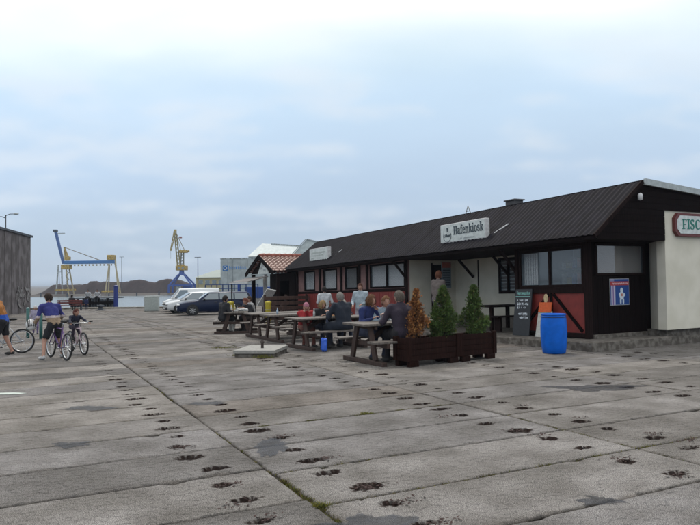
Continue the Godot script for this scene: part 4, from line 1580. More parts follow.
	var c := thing("blue_container", "blue steel container behind the parked estate car", "container", Transform3D(Basis(Vector3.UP, deg_to_rad(-8)), Vector3(-15.6, -0.75, -96)))
	st = S()
	bb(st, Vector3(0, 0, -2.4), Vector3(5.8, 1.75, 0), 0.03)
	obj("shell", st, plain(lin(0.015, 0.06, 0.26)), c)
	for i in 18:
		st = S()
		bb(st, Vector3(0.15 + i * 0.31, 0.12, 0.0), Vector3(0.15 + i * 0.31 + 0.17, 1.63, 0.035))
		obj("rib", st, plain(lin(0.015, 0.06, 0.26)), c)
	var bp := thing("blue_column", "dark blue steel column standing before the grey warehouse", "column", Transform3D(Basis.IDENTITY, Vector3(-15.9, -0.75, -93)))
	st = S()
	bb(st, Vector3(-0.2, -0.2, -0.2), Vector3(0.2, 2.7, 0.2), 0.04)
	obj("shaft", st, plain(lin(0.012, 0.05, 0.3)), bp)
	st = S()
	bb(st, Vector3(-0.28, 2.7, -0.28), Vector3(0.28, 2.8, 0.28), 0.03)
	obj("cap", st, plain(lin(0.012, 0.05, 0.3)), bp)

# ================================================================ cranes (drawn in metres about a base point)
func lattice(st: SurfaceTool, a: Vector3, b: Vector3, w0: float, w1: float, n: int, t: float) -> void:
	var d := (b - a).normalized()
	var x := d.cross(Vector3(0, 0, 1)).normalized()
	var z := Vector3(0, 0, 1)
	var c := []
	for i in n + 1:
		var f := float(i) / n
		var w := lerpf(w0, w1, f) * 0.5
		var p := a.lerp(b, f)
		c.append([p + x * w + z * w, p - x * w + z * w, p - x * w - z * w, p + x * w - z * w])
	for i in n:
		for k in 4:
			bar(st, c[i][k], c[i + 1][k], t, t, Vector3(0, 0, 1) if absf(d.z) < 0.9 else Vector3.UP)
			bar(st, c[i][k], c[i + 1][(k + 1) % 4], t * 0.6, t * 0.6, Vector3(0.3, 0.1, 1))

func cranes() -> void:
	var st: SurfaceTool
	# gantry unloader on the far quay; x runs right, scale 0.41 m per pixel of the photograph
	var g := thing("gantry_crane", "blue and yellow gantry crane with raised boom on the far quay", "crane", Transform3D(Basis.IDENTITY, Vector3(-122.6, -1.9, -274)))
	st = S()
	bb(st, Vector3(2.2, 12.4, -0.9), Vector3(23.6, 13.75, 0.9), 0.1)
	obj("girder", st, plain(lin(0.03, 0.16, 0.42), 0.55), g)
	for i in 13:
		st = S()
		bb(st, Vector3(3.2 + i * 1.55, 11.55, -0.25), Vector3(3.6 + i * 1.55, 12.2, 0.25))
		obj("hanger", st, M.crane_yellow, g)
	st = S()
	bar(st, Vector3(1.8, 12.6, 0), Vector3(-1.6, 26.4, 0), 0.95, 0.95, Vector3(0, 0, 1))
	var bo := obj("boom", st, plain(lin(0.035, 0.1, 0.3), 0.55), g)
	st = S()
	bb(st, Vector3(-2.4, 26.0, -0.8), Vector3(-0.9, 27.0, 0.8))
	obj("boom_head", st, M.crane_dark, bo)
	st = S()
	bb(st, Vector3(-0.7, 25.3, -0.2), Vector3(2.4, 25.6, 0.2))
	obj("boom_arm", st, M.crane_pale, bo)
	st = S()
	bb(st, Vector3(1.3, 10.2, -1.6), Vector3(4.8, 12.15, 1.6), 0.1)
	obj("machinery_house", st, M.crane_yellow, g)
	st = S()
	bb(st, Vector3(2.6, 13.95, -1.2), Vector3(4.4, 15.6, 1.2), 0.1)
	obj("winch_house", st, M.crane_yellow, g)
	st = S()
	bb(st, Vector3(20.6, 13.95, -1.5), Vector3(23.4, 16.0, 1.5), 0.1)
	obj("trolley_house", st, M.crane_yellow, g)
	st = S()
	for z in [-0.7, 0.7]:
		bar(st, Vector3(2.9, 13.9, z), Vector3(2.1, 19.6, z * 0.3), 0.35, 0.35)
		bar(st, Vector3(4.3, 13.9, z), Vector3(2.2, 19.4, z * 0.3), 0.28, 0.28)
	obj("mast", st, M.crane_yellow, g)
	st = S()
	for z in [-0.7, 0.7]:
		bar(st, Vector3(2.2, 19.5, z * 0.3), Vector3(17.0, 13.9, z), 0.2, 0.2)
	obj("stay", st, plain(lin(0.22, 0.18, 0.12)), g)
	for q in [[0.3, 12.0, 0.0, -3.0, 0], [0.3, 12.0, 0.0, 3.0, 0], [3.6, 10.2, 5.0, -3.0, 1], [3.6, 10.2, 5.2, 3.0, 1], [20.6, 12.2, 19.6, -3, 1], [21.6, 12.2, 20.4, 3, 1], [22.9, 13.0, 24.8, -3, 1], [24.2, 13.6, 26.0, 3, 1]]:
		st = S()
		bar(st, Vector3(q[0], q[1], q[3] * 0.5), Vector3(q[2], -0.6, q[3]), 0.45, 0.45, Vector3(0, 0, 1))
		obj("leg", st, M.crane_pale if q[4] == 0 else plain(lin(0.42, 0.36, 0.22)), g)
	for q in [[-0.4, 1.2, 2.6, 5.6], [-0.4, 1.2, -3.4, 5.6], [19.0, 0.4, 2.6, 26.2]]:
		st = S()
		bb(st, Vector3(q[0], q[1], q[2]), Vector3(q[3], q[1] + 0.7, q[2] + 0.8))
		obj("sill_beam", st, M.crane_yellow, g)
	st = S()
	for i in 6:
		bar(st, Vector3(4.0 + (i % 2) * 1.4, 1.9 + i * 1.35, 3.0), Vector3(5.4 - (i % 2) * 1.4, 1.9 + (i + 1) * 1.35, 3.0), 0.14, 0.14)
	obj("stairway", st, M.crane_dark, g)
	# slewing harbour crane
	var c := thing("harbour_crane", "yellow and blue slewing harbour crane with folded jib on a portal", "crane", Transform3D(Basis.IDENTITY, Vector3(-71.0, -2.4, -274)))
	var bl := plain(lin(0.02, 0.07, 0.3), 0.55)
	for q in [[-4.6, -3.0], [4.9, -3.0], [-4.6, 3.0], [4.9, 3.0]]:
		st = S()
		bar(st, Vector3(signf(q[0]) * 1.0, 8.0, q[1] * 0.3), Vector3(q[0], 3.4, q[1]), 0.6, 0.6)
		bar(st, Vector3(q[0], 3.5, q[1]), Vector3(q[0] * 1.02, -0.5, q[1]), 0.7, 0.7)
		obj("leg", st, bl, c)
	st = S()
	bb(st, Vector3(-4.9, 3.0, 2.7), Vector3(5.2, 3.7, 3.3))
	obj("portal_beam", st, bl, c)
	st = S()
	bb(st, Vector3(-4.9, 3.0, -3.3), Vector3(5.2, 3.7, -2.7))
	obj("portal_beam", st, bl, c)
	st = S()
	bb(st, Vector3(1.0, 0.4, -1.6), Vector3(4.6, 3.0, 2.2), 0.1)
	obj("hopper", st, bl, c)
	st = S()
	bb(st, Vector3(-1.8, 0.9, 2.3), Vector3(0.4, 3.4, 2.9), 0.05)
	obj("transformer_box", st, M.crane_pale, c)
	st = S()
	tube(st, [Vector3(0, 7.6, 0), Vector3(0, 9.6, 0)], [1.3, 0.9], 14)
	obj("slewing_tower", st, bl, c)
	st = S()
	bb(st, Vector3(-2.2, 9.6, -1.4), Vector3(2.3, 11.6, 1.4), 0.1)
	bb(st, Vector3(-1.9, 11.6, -1.0), Vector3(1.2, 12.1, 1.0), 0.1)
	obj("machine_house", st, M.crane_yellow, c)
	for q in [[-1.2, 10.3], [0.4, 10.3]]:
		st = S()
		bb(st, Vector3(q[0], q[1], 1.4), Vector3(q[0] + 0.8, q[1] + 0.7, 1.44))
		obj("window", st, M.car_glass, c)
	st = S()
	lattice(st, Vector3(0.1, 11.9, 0), Vector3(0.4, 18.2, 0), 1.3, 0.9, 5, 0.26)
	obj("tower", st, plain(lin(0.2, 0.2, 0.16)), c)
	st = S()
	bb(st, Vector3(-0.8, 17.0, -0.9), Vector3(2.4, 18.2, 0.9), 0.1)
	bar(st, Vector3(2.2, 17.2, 0), Vector3(3.2, 18.0, 0), 0.6, 0.6)
	obj("counterweight", st, M.crane_yellow, c)
	st = S()
	lattice(st, Vector3(-1.2, 12.0, 0), Vector3(-2.7, 26.2, 0), 1.2, 0.7, 9, 0.24)
	obj("jib", st, plain(lin(0.3, 0.25, 0.1)), c)
	st = S()
	lattice(st, Vector3(-2.7, 26.2, 0), Vector3(-4.6, 18.0, 0), 0.8, 0.35, 6, 0.2)
	bb(st, Vector3(-3.1, 26.0, -0.3), Vector3(-2.1, 26.9, 0.3))
	obj("fly_jib", st, plain(lin(0.42, 0.32, 0.1)), c)
	st = S()
	bar(st, Vector3(-2.5, 26.0, 0), Vector3(1.2, 18.2, 0), 0.24, 0.24)
	bar(st, Vector3(-1.9, 24.0, 0), Vector3(-0.2, 17.6, 0), 0.16, 0.16)
	obj("back_stay", st, plain(lin(0.28, 0.25, 0.18)), c)
	st = S()
	bb(st, Vector3(-0.9, 23.2, -0.4), Vector3(0.1, 23.9, 0.4))
	obj("sheave_block", st, plain(lin(0.3, 0.12, 0.1)), c)
	st = S()
	tube(st, [Vector3(-4.6, 18.1, 0), Vector3(-4.6, 14.5, 0)], 0.04, 5)
	obj("rope", st, M.crane_dark, c)

# ================================================================ vehicles (x forward, z to the right-hand side)
func wheel(parent: Node, at: Vector3, r: float, w: float, side: float) -> void:
	var xf := Transform3D(Basis(Vector3(1, 0, 0), Vector3(0, 0, 1) * side, Vector3(0, -1, 0) * side), at)   # lathe axis y -> +-z
	var st := S(true)
	lathe(st, [Vector2(r * 0.66, -w / 2), Vector2(r * 0.93, -w / 2), Vector2(r, -w * 0.35), Vector2(r, w * 0.35), Vector2(r * 0.93, w / 2), Vector2(r * 0.66, w / 2)], xf, 28)
	var t := obj("wheel", st, M.tyre, parent)
	st = S(true)
	lathe(st, [Vector2(r * 0.67, w * 0.42), Vector2(r * 0.6, w * 0.36), Vector2(r * 0.3, w * 0.3), Vector2(r * 0.14, w * 0.44), Vector2(0, w * 0.45)], xf, 20)
	obj("hub_cap", st, plain(lin(0.42, 0.43, 0.44), 0.35), t)
	st = S()
	for i in 7:
		var a := TAU * i / 7
		bar(st, xf * Vector3(cos(a) * r * 0.2, w * 0.4, sin(a) * r * 0.2), xf * Vector3(cos(a) * r * 0.6, w * 0.42, sin(a) * r * 0.6), 0.03, 0.06, Vector3(0, 0, 1))
	obj("spokes", st, plain(lin(0.32, 0.33, 0.34), 0.35), t)

func loft(st: SurfaceTool, rings: Array) -> void:
	for i in rings.size() - 1:
		var n: int = rings[i].size()
		for k in n - 1:
			quad(st, rings[i][k], rings[i][k + 1], rings[i + 1][k + 1], rings[i + 1][k])
	for e in [0, rings.size() - 1]:
		var r: Array = rings[e]
		var c := Vector3()
		for p in r: c += p
		c /= r.size()
		for k in r.size():
			var a: Vector3 = r[k]
			var b: Vector3 = r[(k + 1) % r.size()]
			if e == 0: tri(st, c, b, a)
			else: tri(st, c, a, b)

func car(called: String, label: String, category: String, xf: Transform3D, paint: Material, p: Dictionary) -> Node3D:
	var c := thing(called, label, category, xf)
	var st := S(true)
	var W: float = p.w
	# lower body: [x, y_bottom, y_shoulder, y_top, half width]
	var rings := []
	for s in p.body:
		var x: float = s[0]
		var h: float = s[4]
		var yb: float = s[1]
		var ys: float = s[2]
		var yt: float = s[3]
		rings.append([Vector3(x, yb, -h * 0.90), Vector3(x, yb + 0.10, -h * 0.985), Vector3(x, lerpf(yb, ys, 0.55), -h), Vector3(x, ys, -h * 0.965), Vector3(x, lerpf(ys, yt, 0.7), -h * 0.9), Vector3(x, yt, -h * 0.55), Vector3(x, yt + 0.005, 0), Vector3(x, yt, h * 0.55), Vector3(x, lerpf(ys, yt, 0.7), h * 0.9), Vector3(x, ys, h * 0.965), Vector3(x, lerpf(yb, ys, 0.55), h), Vector3(x, yb + 0.10, h * 0.985), Vector3(x, yb, h * 0.90)])
	loft(st, rings)
	obj("body", st, paint, c)
	# greenhouse: pillars and roof
	var g: Dictionary = p.house
	var hb: float = W * 0.5 * 0.93
	var ht: float = W * 0.5 * g.get("tumble", 0.74)
	var yb: float = g.y0
	var yt: float = g.y1
	var lo := [g.x0, g.x3]      # belt front, belt rear
	var hi := [g.x1, g.x2]      # roof front, roof rear
	st = S(true)
	rings = []
	for q in [[g.x3, yb, hb, yb + 0.01], [lerpf(g.x3, g.x2, 0.5), yb, hb, lerpf(yb, yt, 0.5)], [g.x2, yb, hb, yt - 0.03], [lerpf(g.x2, g.x1, 0.5), yb, hb, yt], [g.x1, yb, hb, yt - 0.03], [lerpf(g.x1, g.x0, 0.5), yb, hb, lerpf(yb, yt, 0.5)], [g.x0, yb, hb, yb + 0.01]]:
		var f: float = (q[3] - yb) / (yt - yb)
		var w: float = lerpf(hb, ht, f)
		rings.append([Vector3(q[0], yb - 0.03, -hb), Vector3(q[0], lerpf(yb, q[3], 0.9), -lerpf(hb, w, 0.9)), Vector3(q[0], q[3] + 0.012, -w * 0.85), Vector3(q[0], q[3] + 0.03, 0), Vector3(q[0], q[3] + 0.012, w * 0.85), Vector3(q[0], lerpf(yb, q[3], 0.9), lerpf(hb, w, 0.9)), Vector3(q[0], yb - 0.03, hb)])
	loft(st, rings)
	obj("roof", st, paint, c)
	# side windows
	var wy0: float = yb + 0.04
	var wy1: float = lerpf(yb, yt, 0.84)
	for side in [-1.0, 1.0]:
		for q in g.windows:
			st = S()
			var pts := []
			for e in [[q[0], wy0], [q[1], wy0], [q[2], wy1], [q[3], wy1]]:
				var f: float = (e[1] - yb) / (yt - yb)
				pts.append(Vector3(e[0], e[1], side * (lerpf(hb, ht, f) + 0.012)))
			prism(st, pts, Vector3(0, 0, side * 0.012))
			obj("side_window", st, M.car_glass, c)
	st = S()
	for q in [[g.x0, g.x1], [g.x3, g.x2]]:
		var n := Vector3((yt - yb) * signf(q[0] - q[1]), absf(q[0] - q[1]), 0).normalized()
		var a := Vector3(lerpf(q[0], q[1], 0.12), lerpf(yb, yt, 0.12), 0)
		var b := Vector3(lerpf(q[0], q[1], 0.86), lerpf(yb, yt, 0.86), 0)
		var wa: float = lerpf(hb, ht, 0.12) * 0.88
		var wb: float = lerpf(hb, ht, 0.86) * 0.88
		prism(st, [a + Vector3(0, 0, -wa), a + Vector3(0, 0, wa), b + Vector3(0, 0, wb), b + Vector3(0, 0, -wb)].map(func(v): return v + n * 0.028), n * 0.01)
	obj("windscreen", st, M.car_glass, c)
	# wheels in dark arches
	for q in p.axles:
		for side in [-1.0, 1.0]:
			st = S()
			lathe(st, [Vector2(p.r * 1.17, -0.1), Vector2(p.r * 1.17, 0.02), Vector2(0, 0.02)], Transform3D(Basis(Vector3(1, 0, 0), Vector3(0, 0, 1) * side, Vector3(0, -1, 0) * side), Vector3(q, p.r + 0.01, side * (W * 0.5 - 0.008))), 24)
			obj("wheel_arch", st, M.tyre, c)
			wheel(c, Vector3(q, p.r, side * (W * 0.5 - 0.075)), p.r, 0.2, side)
	# lights, bumpers, mirrors, handles
	var fx: float = p.body[-1][0]
	var rx: float = p.body[0][0]
	for side in [-1.0, 1.0]:
		st = S(true)
		ball(st, Vector3(fx - 0.05, p.light_y, side * W * 0.36), Vector3(0.12, 0.075, 0.17))
		obj("headlight", st, plain(lin(0.6, 0.62, 0.62), 0.15), c)
		st = S()
		bb(st, Vector3(rx - 0.015, p.light_y, side * W * 0.34 - 0.1), Vector3(rx + 0.1, p.light_y + 0.3, side * W * 0.34 + 0.1), 0.02)
		obj("tail_light", st, plain(lin(0.3, 0.01, 0.01), 0.3), c)
		st = S(true)
		ball(st, Vector3(g.x0 - 0.35, yb + 0.06, side * (W * 0.5 + 0.07)), Vector3(0.06, 0.07, 0.1))
		obj("mirror", st, M.tyre, c)
		for hx in p.handles:
			st = S()
			bb(st, Vector3(hx - 0.09, yb - 0.14, side * (W * 0.5 - 0.01)), Vector3(hx + 0.09, yb - 0.11, side * (W * 0.5 + 0.015)), 0.006)
			obj("handle", st, plain(lin(0.03, 0.03, 0.035), 0.5), c)
		for sx in p.seams:
			st = S()
			bb(st, Vector3(sx - 0.006, 0.3, side * (W * 0.5 - 0.02)), Vector3(sx + 0.006, yb - 0.02, side * (W * 0.5 + 0.002)))
			obj("door_seam", st, M.tyre, c)
	st = S()
	bb(st, Vector3(fx - 0.12, 0.26, -W * 0.43), Vector3(fx + 0.02, 0.46, W * 0.43), 0.04)
	obj("front_bumper", st, p.bumper, c)
	st = S()
	bb(st, Vector3(rx - 0.03, 0.28, -W * 0.43), Vector3(rx + 0.12, 0.5, W * 0.43), 0.04)
	obj("rear_bumper", st, p.bumper, c)
	st = S()
	bb(st, Vector3(fx - 0.03, p.light_y - 0.07, -W * 0.2), Vector3(fx + 0.012, p.light_y + 0.07, W * 0.2), 0.01)
	obj("grille", st, M.tyre, c)
	st = S()
	bb(st, Vector3(fx + 0.021, 0.31, -0.26), Vector3(fx + 0.028, 0.42, 0.26))
	obj("number_plate", st, M.white_ware, c)
	return c

func vehicles() -> void:
	var navy := mat("car_navy", lin(0.004, 0.010, 0.036), 0.35)
	navy.clearcoat_enabled = true
	navy.clearcoat = 0.08
	navy.metallic_specular = 0.3
	navy.clearcoat_roughness = 0.08
	var silver := mat("car_silver", lin(0.5, 0.52, 0.53), 0.35)
	silver.clearcoat_enabled = true
	silver.clearcoat = 0.6
	var white := mat("van_white", lin(0.66, 0.68, 0.68), 0.4)
	var black := plain(lin(0.02, 0.02, 0.022), 0.6)
	var d := Vector3(-0.955, 0, 0.30).normalized()
	var mk := func(at: Vector3, dd: Vector3) -> Transform3D:
		var x := dd.normalized()
		return Transform3D(Basis(x, Vector3.UP, x.cross(Vector3.UP)), at)
	car("estate_car", "dark blue estate car with silver hub caps parked before the white van", "car", mk.call(gp(-8.7, -41.6), d), navy, {
		"w": 1.76, "r": 0.315, "bumper": navy, "axles": [1.42, -1.3], "light_y": 0.66, "handles": [0.0, -1.05], "seams": [1.0, -0.2, -1.15],
		"body": [[-2.34, 0.36, 0.72, 0.86, 0.78], [-2.28, 0.26, 0.78, 0.94, 0.84], [-1.3, 0.22, 0.86, 0.95, 0.88], [0.6, 0.22, 0.86, 0.95, 0.88], [1.0, 0.22, 0.84, 0.95, 0.88], [1.7, 0.22, 0.76, 0.86, 0.86], [2.15, 0.24, 0.66, 0.76, 0.82], [2.32, 0.32, 0.56, 0.64, 0.72]],
		"house": {"x0": 1.05, "x1": 0.3, "x2": -2.0, "x3": -2.3, "y0": 0.93, "y1": 1.43, "windows": [[0.82, -0.18, -0.18, 0.36], [-0.26, -1.12, -1.12, -0.26], [-1.2, -2.12, -1.96, -1.2]]}})
	car("silver_car", "silver hatchback partly hidden by the dark blue estate car", "car", mk.call(gp(-10.85, -45.4), Vector3(-0.9, 0, 0.42)), silver, {
		"w": 1.7, "r": 0.3, "bumper": black, "axles": [1.25, -1.2], "light_y": 0.64, "handles": [-0.1], "seams": [0.85, -0.4],
		"body": [[-1.95, 0.36, 0.74, 0.9, 0.76], [-1.88, 0.26, 0.8, 0.95, 0.82], [-1.0, 0.22, 0.86, 0.95, 0.85], [0.6, 0.22, 0.86, 0.95, 0.85], [1.0, 0.22, 0.82, 0.93, 0.85], [1.6, 0.22, 0.72, 0.83, 0.82], [1.95, 0.24, 0.62, 0.72, 0.78], [2.08, 0.32, 0.54, 0.62, 0.68]],
		"house": {"x0": 1.15, "x1": 0.3, "x2": -1.3, "x3": -1.85, "y0": 0.92, "y1": 1.44, "windows": [[0.85, -0.4, -0.4, 0.32], [-0.48, -1.5, -1.25, -0.48]]}})
	car("white_van", "white panel van standing behind the dark blue estate car", "van", mk.call(gp(-12.1, -49.6), Vector3(-0.95, 0, 0.3)).scaled_local(Vector3.ONE * 0.86), white, {
		"w": 1.9, "r": 0.33, "bumper": black, "axles": [1.5, -1.45], "light_y": 0.8, "handles": [0.5], "seams": [1.35, 0.3],
		"body": [[-2.4, 0.36, 1.0, 1.16, 0.9], [-2.36, 0.26, 1.08, 1.2, 0.94], [-1.3, 0.24, 1.1, 1.2, 0.95], [0.6, 0.24, 1.1, 1.2, 0.95], [1.3, 0.24, 1.06, 1.16, 0.95], [1.9, 0.24, 0.96, 1.06, 0.93], [2.3, 0.28, 0.76, 0.9, 0.88], [2.4, 0.36, 0.62, 0.74, 0.78]],
		"house": {"x0": 1.75, "x1": 1.0, "x2": -2.3, "x3": -2.38, "y0": 1.14, "y1": 1.98, "tumble": 0.84, "windows": [[1.45, 0.4, 0.4, 1.02]]}})

# ================================================================ yard furniture
func picnic_table(label: String, xf: Transform3D, top: Material, wood: Material) -> Node3D:
	var t := thing("picnic_table", label, "picnic table", xf, "picnic tables before the kiosk")
	var st: SurfaceTool
	for i in 5:
		st = S()
		var x := -0.35 + i * 0.175
		bb(st, Vector3(x - 0.083, 0.735, -0.95 - rng.randf() * 0.015), Vector3(x + 0.083, 0.78, 0.95 + rng.randf() * 0.015), 0.006)
		obj("top_plank", st, top, t)
	for s in [-1, 1]:
		for q in [0.60, 0.745]:
			st = S()
			bb(st, Vector3(s * q - 0.068, 0.43, -0.95), Vector3(s * q + 0.068, 0.468, 0.95), 0.006)
			obj("seat_plank", st, top, t)
	for z in [-0.72, 0.72]:
		for s in [-1, 1]:
			st = S()
			bar(st, Vector3(s * 0.24, 0.735, z), Vector3(s * 0.45, 0.085, z), 0.055, 0.13, Vector3(0, 0, 1), 0.006)
			obj("leg", st, wood, t)
		st = S()
		bb(st, Vector3(-0.82, 0.34, z + 0.032), Vector3(0.82, 0.43, z + 0.082), 0.006)
		obj("seat_beam", st, wood, t)
		st = S()
		bb(st, Vector3(-0.78, 0.0, z - 0.05), Vector3(0.78, 0.085, z + 0.05), 0.008)
		obj("skid", st, wood, t)
		st = S()
		bb(st, Vector3(-0.4, 0.66, z + 0.032), Vector3(0.4, 0.733, z + 0.08), 0.006)
		obj("top_beam", st, wood, t)
	st = S()
	bar(st, Vector3(0, 0.39, -0.66), Vector3(0, 0.72, -0.12), 0.05, 0.08, Vector3(1, 0, 0))
	obj("brace", st, wood, t)
	return t

func conifer(called: String, label: String, at: Vector3, h: float, rad: float, dead: bool, seed_: int) -> void:
	var t := thing(called, label, "conifer", Transform3D(Basis.IDENTITY, at), "conifers in the planters")
	var r := RandomNumberGenerator.new()
	r.seed = seed_
	var n := FastNoiseLite.new()
	n.seed = seed_; n.frequency = 2.6; n.fractal_octaves = 3
	var st := S(true)
	tube(st, [Vector3(0, -0.06, 0), Vector3(0.01, h * 0.45, 0.0), Vector3(0, h * 0.93, 0.01)], [0.026, 0.018, 0.006], 7)
	var limbs := []
	for i in 46:
		var f := 0.06 + 0.86 * i / 46.0
		var a := i * 2.399
		var l := rad * profile(f) * 0.8
		tube(st, [Vector3(0, h * f - 0.05, 0), Vector3(cos(a) * l * 0.6, h * f + l * 0.25, sin(a) * l * 0.6), Vector3(cos(a) * l, h * f + l * 0.75, sin(a) * l)], [0.008, 0.005, 0.003], 4)
		limbs.append([f, a, l])
	obj("trunk", st, M.bark, t)
	st = SurfaceTool.new()
	st.begin(Mesh.PRIMITIVE_TRIANGLES)
	var count := 4200 if dead else 8500
	# sprays gather on upright plumes of uneven length, so that the outline is ragged
	var plumes := []
	for i in 46:
		var pf := pow(r.randf(), 1.15)
		var pa := r.randf() * TAU
		var pr := rad * profile(pf) * r.randf_range(0.35, 1.05)
		plumes.append([pf, pa, pr, r.randf_range(0.16, 0.34) * (1.0 - 0.45 * pf), r.randf_range(0.75, 1.25)])
	plumes.append([0.74, 0.0, 0.008, 0.28, 1.1])
	plumes.append([0.5, 2.0, 0.03, 0.3, 1.0])
	for i in count:
		var pl: Array = plumes[r.randi() % plumes.size()]
		var along := r.randf()
		if dead and r.randf() < 0.25 * sin(pl[1] * 5.0) + 0.1: continue
		var f: float = clampf(pl[0] + along * pl[3], 0.0, 1.04)
		var a: float = pl[1] + r.randfn(0, 0.22)
		var thick: float = 0.06 * (1.0 - along * 0.75) * (1.15 - 0.6 * f)
		var rr: float = pl[2] * (0.75 + 0.35 * along) * clampf(1.42 - 1.2 * f, 0.06, 1.0)
		var p := Vector3(cos(a) * rr + r.randfn(0, thick), h * (0.02 + f * 0.96), sin(a) * rr + r.randfn(0, thick))
		var out := Vector3(cos(a), 0.0, sin(a))
		var dirv := (out * r.randf_range(0.2, 0.9) + Vector3.UP * r.randf_range(0.35, 1.1) + Vector3(r.randfn(0, 0.35), r.randfn(0, 0.2), r.randfn(0, 0.35))).normalized()
		var len := r.randf_range(0.022, 0.058)
		var side := dirv.cross(Vector3(r.randfn(), r.randfn(), r.randfn())).normalized()
		var c: Color
		if dead:
			c = Color(0.28, 0.105, 0.03).lerp(Color(0.13, 0.055, 0.022), r.randf()) * float(pl[4])
			if r.randf() < 0.2: c = Color(0.42, 0.2, 0.06)
		else:
			c = Color(0.035, 0.066, 0.016).lerp(Color(0.085, 0.14, 0.026), r.randf()) * float(pl[4])
			if r.randf() < 0.1: c = Color(0.12, 0.13, 0.03)
		for s in 5:     # a flat spray of scale leaves
			var an := (s - 2) * 0.42
			var d2 := (dirv * cos(an) + side * sin(an)).normalized()
			var w := d2.cross(dirv.cross(side)).normalized() * len * 0.11
			var l2 := len * (1.0 - 0.16 * absf(s - 2))
			st.set_color(c * (0.85 + 0.3 * r.randf()))
			blade(st, p - w, p + w, p + d2 * l2 + w * 0.3)
			blade(st, p - w, p + d2 * l2 + w * 0.3, p + d2 * l2 - w * 0.3)
	inst("crown", st.commit(), M.dry_leaf if dead else M.leaf, t)

func profile(f: float) -> float:
	return clampf(minf(0.6 + f * 2.2, 1.0) * pow(maxf(1.0 - f, 0.0), 0.5) + 0.03, 0.02, 1.0)

func planter(label: String, xf: Transform3D, length: float) -> void:
	var p := thing("planter", label, "planter", xf, "planters before the picnic tables")
	var st: SurfaceTool
	var L := length * 0.5
	for s in [-1, 1]:
		for i in 4:
			st = S()
			bb(st, Vector3(s * 0.19 - 0.016, 0.115 + i * 0.115, -L + 0.045), Vector3(s * 0.19 + 0.016, 0.115 + i * 0.115 + 0.108, L - 0.045), 0.005)
			obj("plank", st, M.planter_wood, p)
			st = S()
			bb(st, Vector3(-0.145, 0.115 + i * 0.115, s * (L - 0.03) - 0.014), Vector3(0.145, 0.115 + i * 0.115 + 0.108, s * (L - 0.03) + 0.014), 0.005)
			obj("plank", st, M.planter_wood, p)
		for z in [-1, 1]:
			st = S()
			bb(st, Vector3(s * 0.19 - 0.045, 0.115, z * (L - 0.035) - 0.05), Vector3(s * 0.19 + 0.045, 0.60, z * (L - 0.035) + 0.05), 0.008)
			obj("corner_post", st, M.planter_wood, p)
			st = S()
			bb(st, Vector3(s * 0.18 - 0.05, 0.0, z * (L - 0.16) - 0.12), Vector3(s * 0.18 + 0.05, 0.112, z * (L - 0.16) + 0.12), 0.006)
			obj("foot", st, M.planter_wood, p)
	st = S()
	bb(st, Vector3(-0.172, 0.12, -L + 0.05), Vector3(0.172, 0.50, L - 0.05))
	obj("soil", st, M.soil, p)

func bottle(label: String, at: Vector3, h: float, r: float, m: Material, called := "bottle") -> void:
	var b := thing(called, label, called.replace("_", " "), Transform3D(Basis.IDENTITY, at), "things on the picnic tables")
	var st := S(true)
	lathe(st, [Vector2(0, 0), Vector2(r, 0), Vector2(r, h * 0.55), Vector2(r * 0.42, h * 0.75), Vector2(r * 0.38, h * 0.93)], Transform3D.IDENTITY, 14)
	obj("body", st, m, b)
	st = S(true)
	lathe(st, [Vector2(r * 0.45, h * 0.93), Vector2(r * 0.45, h), Vector2(0, h)], Transform3D.IDENTITY, 14)
	obj("cap", st, M.white_ware, b)

func glass_mug(label: String, at: Vector3, m: Material) -> void:
	var b := thing("beer_glass", label, "glass", Transform3D(Basis.IDENTITY, at), "things on the picnic tables")
	var st := S(true)
	lathe(st, [Vector2(0, 0), Vector2(0.032, 0), Vector2(0.04, 0.13), Vector2(0, 0.13)], Transform3D.IDENTITY, 14)
	obj("drink", st, m, b)
	st = S(true)
	lathe(st, [Vector2(0.041, 0.13), Vector2(0.042, 0.16), Vector2(0, 0.165)], Transform3D.IDENTITY, 14)
	obj("foam", st, M.white_ware, b)

func plate(label: String, at: Vector3) -> void:
	var b := thing("paper_plate", label, "plate", Transform3D(Basis.IDENTITY, at), "things on the picnic tables")
	var st := S(true)
	lathe(st, [Vector2(0, 0.0), Vector2(0.07, 0.0), Vector2(0.115, 0.018), Vector2(0.11, 0.021), Vector2(0.068, 0.005), Vector2(0, 0.005)], Transform3D.IDENTITY, 18)
	obj("dish", st, M.white_ware, b)
	st = S(true)
	ball(st, Vector3(0.0, 0.022, 0), Vector3(0.06, 0.02, 0.035))
	obj("food", st, plain(lin(0.4, 0.2, 0.06)), b)

func crumpled(called: String, label: String, at: Vector3, r: Vector3, m: Material, seed_: int) -> void:
	var n := FastNoiseLite.new()
	n.seed = seed_; n.frequency = 1.6
	var st := S()
	var g := []
	for i in 9:
		var row := []
		for j in 14:
			var th := PI * i / 8.0
			var ph := TAU * j / 14.0
			var d := Vector3(sin(th) * cos(ph), cos(th), sin(th) * sin(ph))
			var k := 1.0 + 0.4 * n.get_noise_3d(d.x * 1.9, d.y * 1.9, d.z * 1.9)
			d = Vector3(signf(d.x) * pow(absf(d.x), 0.6), signf(d.y) * pow(absf(d.y), 0.5), signf(d.z) * pow(absf(d.z), 0.6))
			row.append(Vector3(d.x * r.x * k, maxf(r.y + d.y * r.y * k, 0.0), d.z * r.z * k))
		g.append(row)
	for i in 8:
		for j in 14:
			quad(st, g[i][j], g[i][(j + 1) % 14], g[i + 1][(j + 1) % 14], g[i + 1][j])
	var o := obj(called, st, m)
	o.position = at
	tag(o, label, "bag")

